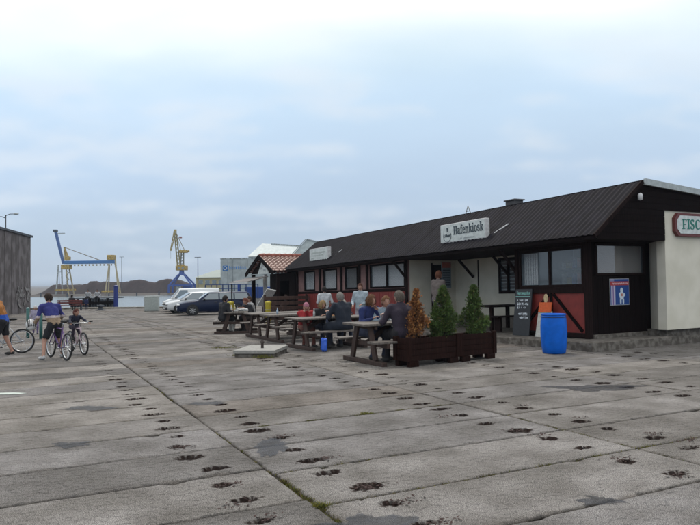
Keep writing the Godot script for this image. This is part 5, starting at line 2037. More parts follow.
func furniture() -> void:
	var P := [[1.32, -4.6, "picnic table of dark wood where the person in purple sits, beside the planters", 1.09], [5.1, -4.4, "picnic table where the person in the navy jacket sits", 1.06], [7.85, -4.1, "empty picnic table standing second behind the person in red", 1.05], [9.5, -4.05, "empty picnic table next to the one with the bottles", 1.04]]
	for q in P:
		var tx := frame(q[0], q[1])
		tx.basis = tx.basis.scaled(Vector3.ONE * q[3])
		picnic_table(q[2], tx, M.table_grey, M.table_wood)
	picnic_table("picnic table with bottles and paper bags before the dark blue car", frame(12.7, -4.36, 0.0, PI / 2 - 0.35), M.table_grey, M.table_wood)
	var tt := 0.782
	var t1 := 0.854
	var t2 := 0.83
	bottle("white bottle with cap, left one on the far picnic table", FW(12.5, -4.62, tt), 0.24, 0.035, M.white_ware)
	bottle("pale bottle beside the white bottle on the far picnic table", FW(12.9, -4.36, tt), 0.25, 0.035, plain(lin(0.55, 0.5, 0.25), 0.3))
	crumpled("paper_bag", "crumpled white paper bag on the far picnic table", FW(12.45, -4.2, tt), Vector3(0.2, 0.055, 0.13), M.tent_white, 5)
	crumpled("paper_bag", "small white paper wrapper lying beside the crumpled bag", FW(12.4, -4.5, tt), Vector3(0.1, 0.03, 0.08), M.tent_white, 9)
	glass_mug("glass of beer before the person in blue at the planter table", FW(1.58, -4.75, t1), M.beer)
	glass_mug("glass of beer at the middle of the planter table", FW(1.38, -4.4, t1), M.beer)
	plate("white plate with food on the planter table", FW(1.5, -4.5, t1))
	plate("white plate with food before the person in the navy jacket", FW(4.9, -4.3, t2))
	glass_mug("glass of beer beside the navy jacket person's plate", FW(5.15, -4.05, t2), M.beer)
	bottle("small clear bottle before the person in red", FW(5.1, -4.75, t2), 0.22, 0.03, plain(lin(0.4, 0.42, 0.42), 0.2))
	bottle("pale blue bottle standing on the empty table beside the person in red", FW(7.7, -4.75, 0.822), 0.2, 0.03, plain(lin(0.35, 0.45, 0.55), 0.25))
	crumpled("carrier_bag", "bright blue carrier bag under the bench of the person in navy", FW(4.05, -4.98, 0.0), Vector3(0.08, 0.17, 0.1), plain(lin(0.03, 0.12, 0.6), 0.5), 4)
	# planters and their conifers
	planter("left dark wooden planter holding the brown and one green conifer", frame(0.40, -4.40, 0.0, 0.12), 1.42)
	planter("right dark wooden planter holding a single green conifer", frame(0.55, -3.13, 0.0, 0.12), 1.08)
	conifer("dead_conifer", "dried orange-brown conifer in the left planter", FW(0.37, -4.68, 0.48), 1.02, 0.25, true, 5)
	conifer("green_conifer", "green conifer sharing the left planter with the brown one", FW(0.46, -3.93, 0.48), 1.08, 0.38, false, 9)
	conifer("green_conifer", "green conifer alone in the right planter", FW(0.58, -3.02, 0.48), 1.08, 0.35, false, 14)
	# low concrete block with an iron stub
	var b := thing("concrete_block", "low concrete block with an iron stub on the slabs", "concrete block", Transform3D(Basis(Vector3.UP, deg_to_rad(-7)), gp(-2.2, -16.0)))
	var st := S()
	prism(st, [Vector3(-0.47, -0.05, 0.66), Vector3(0.47, -0.05, 0.66), Vector3(0.5, -0.05, -0.62), Vector3(-0.44, -0.05, -0.62)], Vector3(0, 0.14, 0))
	obj("base", st, M.concrete_rough, b)
	st = S()
	prism(st, [Vector3(-0.5, 0.092, 0.7), Vector3(0.5, 0.092, 0.7), Vector3(0.53, 0.092, -0.65), Vector3(-0.46, 0.092, -0.65)], Vector3(0, 0.075, 0))
	obj("slab", st, plain(lin(0.31, 0.3, 0.275), 0.9), b)
	st = S(true)
	tube(st, [Vector3(0.05, 0.16, 0.1), Vector3(0.05, 0.36, 0.1)], 0.035, 10)
	tube(st, [Vector3(0.0, 0.31, 0.1), Vector3(0.1, 0.31, 0.1)], 0.022, 8)
	obj("iron_stub", st, M.steel_rust, b)
	# bicycle stand posts by the left riders
	for q in [[-11.45, -23.1, 1.05, "dark green steel post nearest the white-capped child"], [-10.75, -22.6, 0.85, "shorter dark green steel post beside the boy's bicycle"], [-12.9, -23.4, 1.0, "dark green steel post behind the cropped bicycle"]]:
		var p := thing("steel_post", q[3], "post", Transform3D(Basis.IDENTITY, gp(q[0], q[1])), "green posts at the yard edge")
		st = S(true)
		tube(st, [Vector3(0, -0.04, 0), Vector3(0, q[2], 0)], 0.055, 10)
		obj("shaft", st, plain(lin(0.015, 0.1, 0.09), 0.5), p)
		st = S(true)
		ball(st, Vector3(0, q[2], 0), Vector3(0.062, 0.035, 0.062))
		obj("cap", st, plain(lin(0.2, 0.35, 0.35), 0.5), p)
	# red bench at the quay
	var rb := thing("red_bench", "red slatted bench at the quay edge", "bench", Transform3D(Basis(Vector3.UP, 0.15), gp(-23.9, -55.6)))
	for i in 3:
		st = S()
		bb(st, Vector3(-1.0, 0.44, -0.2 + i * 0.15), Vector3(1.0, 0.48, -0.07 + i * 0.15), 0.005)
		obj("seat_slat", st, plain(lin(0.16, 0.035, 0.03)), rb)
	for i in 2:
		st = S()
		bb(st, Vector3(-1.0, 0.6 + i * 0.16, 0.25), Vector3(1.0, 0.73 + i * 0.16, 0.29), 0.005)
		obj("back_slat", st, plain(lin(0.16, 0.035, 0.03)), rb)
	for q in [-0.85, 0.85]:
		st = S()
		bb(st, Vector3(q - 0.04, 0, -0.2), Vector3(q + 0.04, 0.44, 0.22), 0.005)
		bb(st, Vector3(q - 0.04, 0.44, 0.2), Vector3(q + 0.04, 0.88, 0.25), 0.005)
		obj("leg", st, M.crane_dark, rb)

# ================================================================ bicycles (x forward)
func bicycle(label: String, xf: Transform3D, paint: Material, k: float) -> void:
	var b := thing("bicycle", label, "bicycle", xf)
	var R := 0.325 * k
	var wb := 0.52 * k
	var st: SurfaceTool
	for s in [-1, 1]:
		var c := Vector3(s * wb, R, 0)
		st = S(true)
		torus(st, R - 0.022, 0.022, Transform3D(Basis.IDENTITY, c), 36, 8)
		var w := obj("wheel", st, M.tyre, b)
		st = S(true)
		torus(st, R - 0.052, 0.012, Transform3D(Basis.IDENTITY, c), 36, 6)
		obj("rim", st, M.chrome, w)
		st = S()
		for i in 18:
			var a := TAU * i / 18
			var e := a + (0.25 if i % 2 else -0.25)
			bar(st, c + Vector3(cos(e) * 0.03, sin(e) * 0.03, 0.02 if i % 4 < 2 else -0.02), c + Vector3(cos(a) * (R - 0.055), sin(a) * (R - 0.055), 0), 0.004, 0.004, Vector3(0, 0, 1))
		obj("spokes", st, M.chrome, w)
		st = S(true)
		tube(st, [c + Vector3(0, 0, -0.05), c + Vector3(0, 0, 0.05)], 0.022, 10)
		obj("hub", st, M.chrome, w)
	var bb_ := Vector3(-0.05, 0.27, 0) * k
	var seat := Vector3(-0.19, 0.78, 0) * k
	var head0 := Vector3(0.33, 0.58, 0) * k
	var head1 := Vector3(0.29, 0.78, 0) * k
	var rear := Vector3(-wb, R, 0)
	var front := Vector3(wb, R, 0)
	st = S(true)
	tube(st, [bb_, seat], 0.016, 8); tube(st, [bb_, head0], 0.019, 8)
	tube(st, [seat.lerp(bb_, 0.12), head1.lerp(head0, 0.2)], 0.016, 8); tube(st, [head0, head1], 0.021, 8)
	for z in [-0.05, 0.05]:
		tube(st, [bb_, rear + Vector3(0, 0, z)], 0.011, 6)
		tube(st, [seat.lerp(bb_, 0.14), rear + Vector3(0, 0, z)], 0.009, 6)
	obj("frame", st, paint, b)
	st = S(true)
	for z in [-0.05, 0.05]: tube(st, [head0 + Vector3(0, 0, z * 0.7), head0 + Vector3(0.04, -0.1, z), front + Vector3(0, 0, z)], 0.012, 6)
	obj("fork", st, paint, b)
	st = S(true)
	var top := head1 + Vector3(-0.02, 0.1, 0) * k
	tube(st, [head1, top, top + Vector3(0.07, 0.02, 0)], 0.013, 8)
	tube(st, [top + Vector3(0.04, 0.04, -0.29), top + Vector3(0.07, 0.02, -0.1), top + Vector3(0.07, 0.02, 0.1), top + Vector3(0.04, 0.04, 0.29)], 0.012, 8)
	var hbr := obj("handlebar", st, M.chrome, b)
	for z in [-1, 1]:
		st = S(true)
		tube(st, [top + Vector3(0.05, 0.035, z * 0.2), top + Vector3(0.035, 0.042, z * 0.31)], 0.017, 8)
		obj("grip", st, M.tyre, hbr)
	st = S(true)
	tube(st, [seat, seat + Vector3(-0.03, 0.11, 0) * k], 0.013, 8)
	obj("seat_post", st, M.chrome, b)
	st = S(true)
	ball(st, seat + Vector3(-0.09, 0.13, 0) * k, Vector3(0.12, 0.035, 0.075))
	ball(st, seat + Vector3(0.05, 0.135, 0) * k, Vector3(0.11, 0.028, 0.032))
	obj("saddle", st, M.tyre, b)
	st = S(true)
	torus(st, 0.085 * k, 0.006, Transform3D(Basis.IDENTITY, bb_ + Vector3(0, 0, 0.045)), 22, 5)
	tube(st, [bb_ + Vector3(0, 0, -0.07), bb_ + Vector3(0, 0, 0.07)], 0.02, 8)
	tube(st, [bb_ + Vector3(0, 0, 0.07), bb_ + Vector3(0.12, -0.11, 0.08) * k], 0.01, 6)
	tube(st, [bb_ + Vector3(0, 0, -0.07), bb_ + Vector3(-0.12, 0.11, -0.08) * k], 0.01, 6)
	var cr := obj("crank", st, M.chrome, b)
	for s in [-1, 1]:
		st = S()
		bx(st, bb_ + Vector3(s * 0.12, -s * 0.11, s * 0.12) * k, Vector3(0.09, 0.022, 0.07), 0.004)
		obj("pedal", st, M.tyre, cr)
	st = S()
	for y in [-0.07, 0.07]:
		bar(st, bb_ + Vector3(0, y, 0.045), rear + Vector3(0, y * 0.5, 0.045), 0.006, 0.01, Vector3(0, 0, 1))
	obj("chain", st, M.steel_rust, b)

func heading(at: Vector3, d: Vector3, lean := 0.0) -> Transform3D:   # local +x along d
	var x := Vector3(d.x, 0, d.z).normalized()
	return Transform3D(Basis(x, Vector3.UP, x.cross(Vector3.UP)) * Basis(Vector3(1, 0, 0), lean), at)

func bicycles() -> void:
	bicycle("purple bicycle held by the person in the striped jersey", heading(gp(-7.06, -15.72), Vector3(-0.82, 0, -0.85), 0.05), plain(lin(0.12, 0.06, 0.2), 0.4), 1.0)
	bicycle("smaller pale bicycle ridden by the child in the dark jacket", heading(gp(-7.1, -16.92), Vector3(0.72, 0, 0.78), 0.03), plain(lin(0.5, 0.38, 0.42), 0.4), 0.9)
	bicycle("silver bicycle beside the person in the orange jacket, rear wheel showing", heading(gp(-9.28, -17.3), Vector3(-1.0, 0, 0.12), 0.04), plain(lin(0.35, 0.37, 0.4), 0.4), 1.0)

# ================================================================ people
# joints are laid out for a 1.75 m adult looking along +z (x is the person's left), then scaled
func ik(a: Vector3, b: Vector3, l1: float, l2: float, pole: Vector3) -> Array:
	var d := b - a
	var dist := minf(d.length(), (l1 + l2) * 0.985)
	var n := d.normalized()
	b = a + n * dist
	var x := (l1 * l1 - l2 * l2 + dist * dist) / (2.0 * dist)
	var h := sqrt(maxf(l1 * l1 - x * x, 0.0))
	var p := (pole - n * pole.dot(n)).normalized()
	return [a + n * x + p * h, b]

func sit(o := {}) -> Dictionary:
	var seat: float = o.get("seat", 0.468)
	var lean: float = o.get("lean", 0.25)
	var side: float = o.get("side", 0.0)
	var spread: float = o.get("spread", 0.13)
	var pel := Vector3(0, seat + 0.1, 0)
	var up := Vector3(sin(side), cos(lean) * cos(side), sin(lean)).normalized()
	var j := {"pel": pel, "che": pel + up * 0.35, "nb": pel + up * 0.5}
	for s in [1, -1]:
		var k := "L" if s > 0 else "R"
		j["sh" + k] = pel + up * 0.455 + Vector3(s * 0.175, 0, 0.0)
		j["hip" + k] = pel + Vector3(s * 0.085, -0.01, 0.02)
		var kn: Vector3 = o.get("knee" + k, Vector3(s * spread, seat + 0.055, 0.44))
		j["kn" + k] = kn
		var an: Vector3 = o.get("foot" + k, Vector3(s * (spread + 0.01), seat - 0.385, 0.39 + 0.05 * s))
		j["an" + k] = an
		j["to" + k] = an + Vector3(0.02 * s, -0.04, 0.16)
		var hand: Vector3 = o.get("hand" + k, Vector3(s * 0.17, seat + 0.4, 0.42))
		var r := ik(j["sh" + k], hand, 0.29, 0.26, Vector3(s * 0.6, -1.0, -0.4))
		j["el" + k] = r[0]; j["wr" + k] = r[1]
	j.head = j.nb + Vector3(sin(side) * 0.06, 0.15, 0.035 + sin(lean) * 0.05)
	j.look = o.get("look", Vector3(0, -0.15, 1))
	return j

func stand(o := {}) -> Dictionary:
	var lean: float = o.get("lean", 0.05)
	var hip: float = o.get("hip", 0.92)
	var pel := Vector3(0, hip, 0)
	var up := Vector3(o.get("side", 0.0), cos(lean), sin(lean)).normalized()
	var j := {"pel": pel, "che": pel + up * 0.36, "nb": pel + up * 0.53}
	for s in [1, -1]:
		var k := "L" if s > 0 else "R"
		j["sh" + k] = pel + up * 0.48 + Vector3(s * 0.18, 0, 0)
		j["hip" + k] = pel + Vector3(s * 0.085, -0.02, 0)
		var an: Vector3 = o.get("foot" + k, Vector3(s * 0.11, 0.085, -0.03 + 0.05 * s))
		var r := ik(j["hip" + k], an, 0.425, 0.415, Vector3(s * 0.15, 0, 1))
		j["kn" + k] = r[0]; j["an" + k] = r[1]
		j["to" + k] = r[1] + Vector3(0.03 * s, -0.045, 0.165)
		var hand: Vector3 = o.get("hand" + k, Vector3(s * 0.24, 0.80, 0.08))
		r = ik(j["sh" + k], hand, 0.29, 0.26, Vector3(s * 0.5, -0.2, -1))
		j["el" + k] = r[0]; j["wr" + k] = r[1]
	j.head = j.nb + Vector3(0, 0.15, 0.025 + sin(lean) * 0.05)
	j.look = o.get("look", Vector3(0, -0.05, 1))
	return j

const SKIN := 0
const TOP := 1
const LEGS := 2
const SHOE := 3
const BAND := 4
const LOWER := 5
const SHOE_R := 6

func net(bones: Array, cell: float, k: float, bands: Array) -> Array:
	var lo := Vector3(1e9, 1e9, 1e9)
	var hi := -lo
	for b in bones:
		var r: float = maxf(b[2], b[3]) + cell * 3.0
		lo = lo.min(b[0] - Vector3.ONE * r).min(b[1] - Vector3.ONE * r)
		hi = hi.max(b[0] + Vector3.ONE * r).max(b[1] + Vector3.ONE * r)
	var nx := int((hi.x - lo.x) / cell) + 2
	var ny := int((hi.y - lo.y) / cell) + 2
	var nz := int((hi.z - lo.z) / cell) + 2
	var sx := 1
	var sy := nx
	var sz := nx * ny
	var f := PackedFloat32Array(); f.resize(nx * ny * nz); f.fill(1.0)
	var near := PackedFloat32Array(); near.resize(nx * ny * nz); near.fill(1e9)
	var tg := PackedByteArray(); tg.resize(nx * ny * nz)
	for b in bones:
		var a: Vector3 = b[0]
		var e: Vector3 = b[1]
		var ra: float = b[2]
		var rb: float = b[3]
		var t: int = b[4]
		var m := maxf(ra, rb) + k + cell * 1.5
		var l0 := (a.min(e) - Vector3.ONE * m - lo) / cell
		var l1 := (a.max(e) + Vector3.ONE * m - lo) / cell
		var d := e - a
		var dd := maxf(d.length_squared(), 1e-6)
		for z in range(maxi(0, int(l0.z)), mini(nz - 1, int(l1.z) + 1)):
			var pz := lo.z + z * cell - a.z
			for y in range(maxi(0, int(l0.y)), mini(ny - 1, int(l1.y) + 1)):
				var py := lo.y + y * cell - a.y
				var base := z * sz + y * sy
				for x in range(maxi(0, int(l0.x)), mini(nx - 1, int(l1.x) + 1)):
					var px := lo.x + x * cell - a.x
					var h := clampf((px * d.x + py * d.y + pz * d.z) / dd, 0.0, 1.0)
					var qx := px - d.x * h
					var qy := py - d.y * h
					var qz := pz - d.z * h
					var v := sqrt(qx * qx + qy * qy + qz * qz) - (ra + (rb - ra) * h)
					var i := base + x
					if v < near[i]:
						near[i] = v; tg[i] = t
					var o := f[i]
					var w := maxf(k - absf(o - v), 0.0) / k
					f[i] = minf(o, v) - w * w * k * 0.25
	var fold := FastNoiseLite.new()
	fold.seed = int(lo.x * 1000.0) + ny; fold.frequency = 6.5; fold.fractal_octaves = 2
	for z in nz:
		for y in ny:
			var base := z * sz + y * sy
			for x in nx:
				var i := base + x
				if absf(f[i]) < cell * 2.5 and tg[i] != SKIN:
					f[i] += 0.02 * fold.get_noise_3d(lo.x + x * cell, (lo.y + y * cell) * 0.7, lo.z + z * cell)
	var vid := {}
	var offs := [0, sx, sy, sx + sy, sz, sx + sz, sy + sz, sx + sy + sz]
	var edges := [[0, 1], [2, 3], [4, 5], [6, 7], [0, 2], [1, 3], [4, 6], [5, 7], [0, 4], [1, 5], [2, 6], [3, 7]]
	for z in nz - 1:
		for y in ny - 1:
			var base := z * sz + y * sy
			for x in nx - 1:
				var i := base + x
				if f[i] > cell * 2.0: continue
				var n := 0
				for q in 8:
					if f[i + offs[q]] < 0.0: n += 1
				if n == 0 or n == 8: continue
				var p := Vector3()
				var c := 0
				for e in edges:
					var va := f[i + offs[e[0]]]
					var vb := f[i + offs[e[1]]]
					if (va < 0.0) != (vb < 0.0):
						var t := va / (va - vb)
						var A := Vector3(e[0] & 1, (e[0] >> 1) & 1, e[0] >> 2)
						var B := Vector3(e[1] & 1, (e[1] >> 1) & 1, e[1] >> 2)
						p += A.lerp(B, t)
						c += 1
				vid[i] = lo + (Vector3(x, y, z) + p / c) * cell
	var sts := {}
	for i in vid:
		for ax in 3:
			var s: int = [sx, sy, sz][ax]
			if i + s >= f.size(): continue
			var va := f[i]
			var vb := f[i + s]
			if (va < 0.0) == (vb < 0.0): continue
			var u: int = [sy, sz, sx][ax]
			var w: int = [sz, sx, sy][ax]
			if not (vid.has(i - u) and vid.has(i - w) and vid.has(i - u - w)): continue
			var t: int = tg[i] if va < 0.0 else tg[i + s]
			var p0: Vector3 = vid[i - u - w]
			var p1: Vector3 = vid[i - w]
			var p2: Vector3 = vid[i]
			var p3: Vector3 = vid[i - u]
			if t == TOP and bands:
				var yy := p2.y
				for bd in bands:
					if yy < bd[0]:
						t = bd[1]
						break
			if not sts.has(t): sts[t] = S(true)
			if va < 0.0: quad(sts[t], p0, p1, p2, p3)
			else: quad(sts[t], p3, p2, p1, p0)
	return [sts]

func head_point(th: float, ph: float, grow: float) -> Vector3:
	var d := Vector3(sin(th) * sin(ph), cos(th), sin(th) * cos(ph))
	var low := clampf(-d.y, 0.0, 1.0)
	var r := Vector3(0.077 * (1.0 - 0.28 * low), 0.118, 0.097 * (1.0 - 0.10 * low))
	var p := d * (r + Vector3.ONE * grow)
	var front := maxf(d.z, 0.0)
	if grow <= 0.0:
		p.z += 0.024 * exp(-pow(ph / 0.20, 2.0)) * exp(-pow((th - 1.78) / 0.20, 2.0)) * front          # nose
		p.z += 0.010 * exp(-pow(ph / 0.4, 2.0)) * exp(-pow((th - 2.45) / 0.16, 2.0)) * front           # chin
		p.z -= 0.009 * exp(-pow((absf(ph) - 0.40) / 0.18, 2.0)) * exp(-pow((th - 1.52) / 0.14, 2.0))   # eye sockets
		p.z += 0.005 * exp(-pow(ph / 0.28, 2.0)) * exp(-pow((th - 2.12) / 0.09, 2.0)) * front           # lips
	p.z += 0.012 * low * front
	return p

func add_head(st: SurfaceTool, hair: SurfaceTool, c: Vector3, b: Basis, style: String) -> void:
	var nt := 16
	var np := 24
	for i in nt:
		for j in np:
			var q := []
			for e in [[0, 0], [1, 0], [1, 1], [0, 1]]:
				q.append(c + b * head_point(PI * (i + e[0]) / nt, TAU * (j + e[1]) / np - PI, 0.0))
			quad(st, q[0], q[1], q[2], q[3])
	for s in [-1, 1]:
		ball(st, c + b * Vector3(s * 0.079, -0.008, -0.004), Vector3(0.011, 0.031, 0.019) * b.get_scale().x, b.orthonormalized(), 5, 8)
	if style == "none": return
	for i in nt:
		for j in np:
			var th := PI * (i + 0.5) / nt
			var ph := TAU * (j + 0.5) / np - PI
			var line := 0.0
			var a := absf(ph)
			if a < 0.85: line = 0.95
			elif a < 1.45: line = 1.35 if style != "long" else 2.3
			else: line = 2.15 if style != "long" else 2.6
			if style == "cap": line = 1.25
			if style == "hat": line = 1.42
			line += 0.12 * sin(ph * 11.0 + c.x * 50.0) if not style in ["cap", "hat"] else 0.0
			if th > line: continue
			var q := []
			for e in [[0, 0], [1, 0], [1, 1], [0, 1]]:
				var t2: float = PI * (i + e[0]) / nt
				var p2: float = TAU * (j + e[1]) / np - PI
				var g := 0.012 + (0.006 * sin(p2 * 9.0 + t2 * 3.0) + 0.005 * sin(p2 * 17.0 + t2 * 11.0) * sin(t2 * 9.0 + p2 * 3.0)) * (0.0 if style in ["cap", "hat"] else 1.0)
				if style == "long" and t2 > 1.5: g += 0.012
				q.append(c + b * head_point(t2, p2, g))
			quad(hair, q[0], q[1], q[2], q[3])
			if not style in ["cap", "hat"]:      # loose strands over the shell
				for e in 3:
					var w1 := fmod(absf(sin(i * 12.9 + j * 78.2 + e * 37.7) * 43758.5), 1.0)
					var w2 := fmod(absf(sin(i * 39.3 + j * 11.1 + e * 83.1) * 24634.6), 1.0)
					var a0: Vector3 = q[0].lerp(q[1], w1).lerp(q[3].lerp(q[2], w1), w2)
					var o: Vector3 = (a0 - c).normalized()
					var fall: Vector3 = (b.y * -1.0 + o * 0.55 + b.x * (w1 - 0.5)).normalized()
					var tip := a0 + fall * (0.028 if style == "short" else 0.045) * b.x.length()
					var wd: Vector3 = fall.cross(o).normalized() * 0.006 * b.x.length()
					tri(hair, a0 - wd, a0 + wd, tip + o * 0.004)
	if style == "cap":
		var brim := []
		for i in 9:
			var a := lerpf(-0.95, 0.95, i / 8.0)
			brim.append(c + b * Vector3(sin(a) * 0.088, 0.035, 0.085 * cos(a) + 0.015 + 0.065 * cos(a)))
		brim.append(c + b * Vector3(0.075, 0.042, 0.06)); brim.append(c + b * Vector3(-0.075, 0.042, 0.06))
		prism(hair, brim, b * Vector3(0, 0.008, 0))

func add_hand(st: SurfaceTool, w: Vector3, d: Vector3, side: float, s: float, curl := 0.6) -> void:
	d = d.normalized()
	var down := Vector3.DOWN - d * d.dot(Vector3.DOWN)
	if down.length() < 0.2: down = Vector3(-side, 0, 0.2) - d * d.dot(Vector3(-side, 0, 0.2))
	down = down.normalized()                       # palm side
	var across := down.cross(d).normalized() * side   # towards the thumb
	var k := s
	var base := w + d * 0.085 * k
	ball(st, w + d * 0.045 * k, Vector3(0.042, 0.055, 0.018) * k, Basis(across, d, across.cross(d)), 6, 10)
	var lens := [0.068, 0.078, 0.073, 0.056]
	for i in 4:
		var o := base + across * (0.03 - i * 0.02) * k - d * (0.006 * absf(i - 1.2)) * k
		var l: float = lens[i] * k
		var d1 := (d + down * curl * 0.5).normalized()
		var d2 := (d + down * curl * 1.5).normalized()
		tube(st, [o - d * 0.02 * k, o + d1 * l * 0.45, o + d1 * l * 0.45 + d2 * l * 0.55], [0.0095 * k, 0.0088 * k, 0.007 * k], 6)
	var th := w + d * 0.03 * k + across * 0.034 * k
	var td := (d * 0.75 + across * 0.7 + down * 0.3).normalized()
	tube(st, [th - across * 0.012 * k, th + td * 0.032 * k, th + (td * 0.5 + d * 0.5).normalized() * 0.06 * k], [0.013 * k, 0.0105 * k, 0.008 * k], 6)

func person(label: String, xf: Transform3D, j: Dictionary, o: Dictionary) -> Node3D:
	var n := thing("person", label, "person", xf, o.get("group", ""))
	var s: float = o.get("s", 1.0)
	var q := {}
	for k in j: q[k] = j[k] * s if k != "look" else j[k]
	var fat: float = o.get("fat", 1.17)
	for k in ["shL", "shR", "elL", "elR"]: q[k].x *= 1.0 + (fat - 1.0) * 0.55
	for k in ["wrL", "wrR"]: q[k].x *= 1.0 + (fat - 1.0) * 0.25
	var fore := TOP if o.get("sleeves", true) else SKIN
	var shin := SKIN if o.get("shorts", false) else LEGS
	var c: float = s * fat
	var bones := []
	var ax: Vector3 = (q.shL - q.shR).normalized()
	bones.append([q.hipL, q.hipR, 0.098 * c, 0.098 * c, LEGS])
	for e in [-1, 1]:
		bones.append([q.pel + ax * e * 0.05 * c, q.pel.lerp(q.che, 0.5) + ax * e * 0.055 * c, 0.100 * c, 0.098 * c, TOP])
		bones.append([q.pel.lerp(q.che, 0.5) + ax * e * 0.055 * c, q.che + ax * e * 0.075 * c, 0.098 * c, 0.104 * c, TOP])
	bones.append([q.shL, q.shR, 0.062 * c, 0.062 * c, TOP])
	bones.append([q.che, q.nb, 0.09 * c, 0.058 * c, TOP])
	bones.append([q.nb, q.head, 0.052 * s, 0.05 * s, SKIN])
	for k in ["L", "R"]:
		bones.append([q["sh" + k], q["el" + k], 0.057 * c, 0.048 * c, TOP])
		bones.append([q["el" + k], q["wr" + k], (0.047 if fore == TOP else 0.041) * c, (0.037 if fore == TOP else 0.028) * s, fore])
		var th: Vector3 = q["hip" + k]
		var kn: Vector3 = q["kn" + k]
		if o.get("shorts", false):
			bones.append([th, th.lerp(kn, 0.72), 0.092 * c, 0.078 * c, LEGS])
			bones.append([th.lerp(kn, 0.7), kn, 0.066 * s, 0.055 * s, SKIN])
		else:
			bones.append([th, kn, 0.09 * c, 0.067 * c, LEGS])
		bones.append([kn, q["an" + k] + Vector3(0, 0.015 * s, 0), (0.062 if shin == LEGS else 0.055) * s, (0.05 if shin == LEGS else 0.037) * s, shin])
		bones.append([q["an" + k] + Vector3(0, -0.03, -0.03) * s, q["to" + k], 0.046 * s, 0.038 * s, SHOE if k == "L" else SHOE_R])
	if o.get("coat", false):     # a long coat hangs to the thighs
		for k in ["L", "R"]:
			bones.append([q["hip" + k], q["hip" + k].lerp(q["kn" + k], 0.75), 0.105 * c, 0.095 * c, TOP])
	var sts: Dictionary = net(bones, o.get("cell", 0.024) * s, 0.03 * s, o.get("bands", []))[0]
	var look: Vector3 = q.look.normalized()
	var hx := Vector3.UP.cross(look).normalized()
	var hb := Basis(hx, look.cross(hx), look) * Basis.from_scale(Vector3.ONE * s * o.get("head", 1.0))
	var hair := S(true)
	if not sts.has(SKIN): sts[SKIN] = S(true)
	add_head(sts[SKIN], hair, q.head, hb, o.get("style", "short"))
	for k in ["L", "R"]:
		add_hand(sts[SKIN], q["wr" + k], q["wr" + k] - q["el" + k], -1.0 if k == "L" else 1.0, s, o.get("curl", 0.6))
	obj("body", sts[SKIN], o.get("skin", M.skin), n)
	var names := {TOP: o.get("top_name", "jacket"), LEGS: "shorts" if o.get("shorts", false) else "trousers", SHOE: "shoe", SHOE_R: "shoe", BAND: "stripe", LOWER: "lower_panel"}
	var mats := {TOP: o.top, LEGS: o.legs, SHOE: o.get("shoe", plain(lin(0.03, 0.028, 0.026))), SHOE_R: o.get("shoe", plain(lin(0.03, 0.028, 0.026))), BAND: o.get("band"), LOWER: o.get("lower")}
	for t in [TOP, LEGS, SHOE, SHOE_R, BAND, LOWER]:
		if sts.has(t): obj(names[t], sts[t], mats[t], n)
	var st := o.get("style", "short") as String
	if st != "none": obj({"cap": "cap", "hat": "hat"}.get(st, "hair"), hair, o.hair, n)
	if st in ["cap", "hat"] and o.has("under"):
		pass
	if o.get("cell", 0.024) < 0.03:
		var ey := S(true)
		for e in [-1, 1]:
			ey = S(true)
			ball(ey, q.head + hb * Vector3(e * 0.031, 0.006, 0.083), Vector3(0.012, 0.007, 0.006) * s, hb.orthonormalized(), 5, 8)
			obj("eye", ey, plain(lin(0.02, 0.015, 0.012), 0.3), n)
		var mo := S(true)
		ball(mo, q.head + hb * Vector3(0, -0.062, 0.094), Vector3(0.023, 0.005, 0.006) * s, hb.orthonormalized(), 5, 8)
		obj("mouth", mo, plain(lin(0.2, 0.06, 0.05), 0.5), n)
	return n

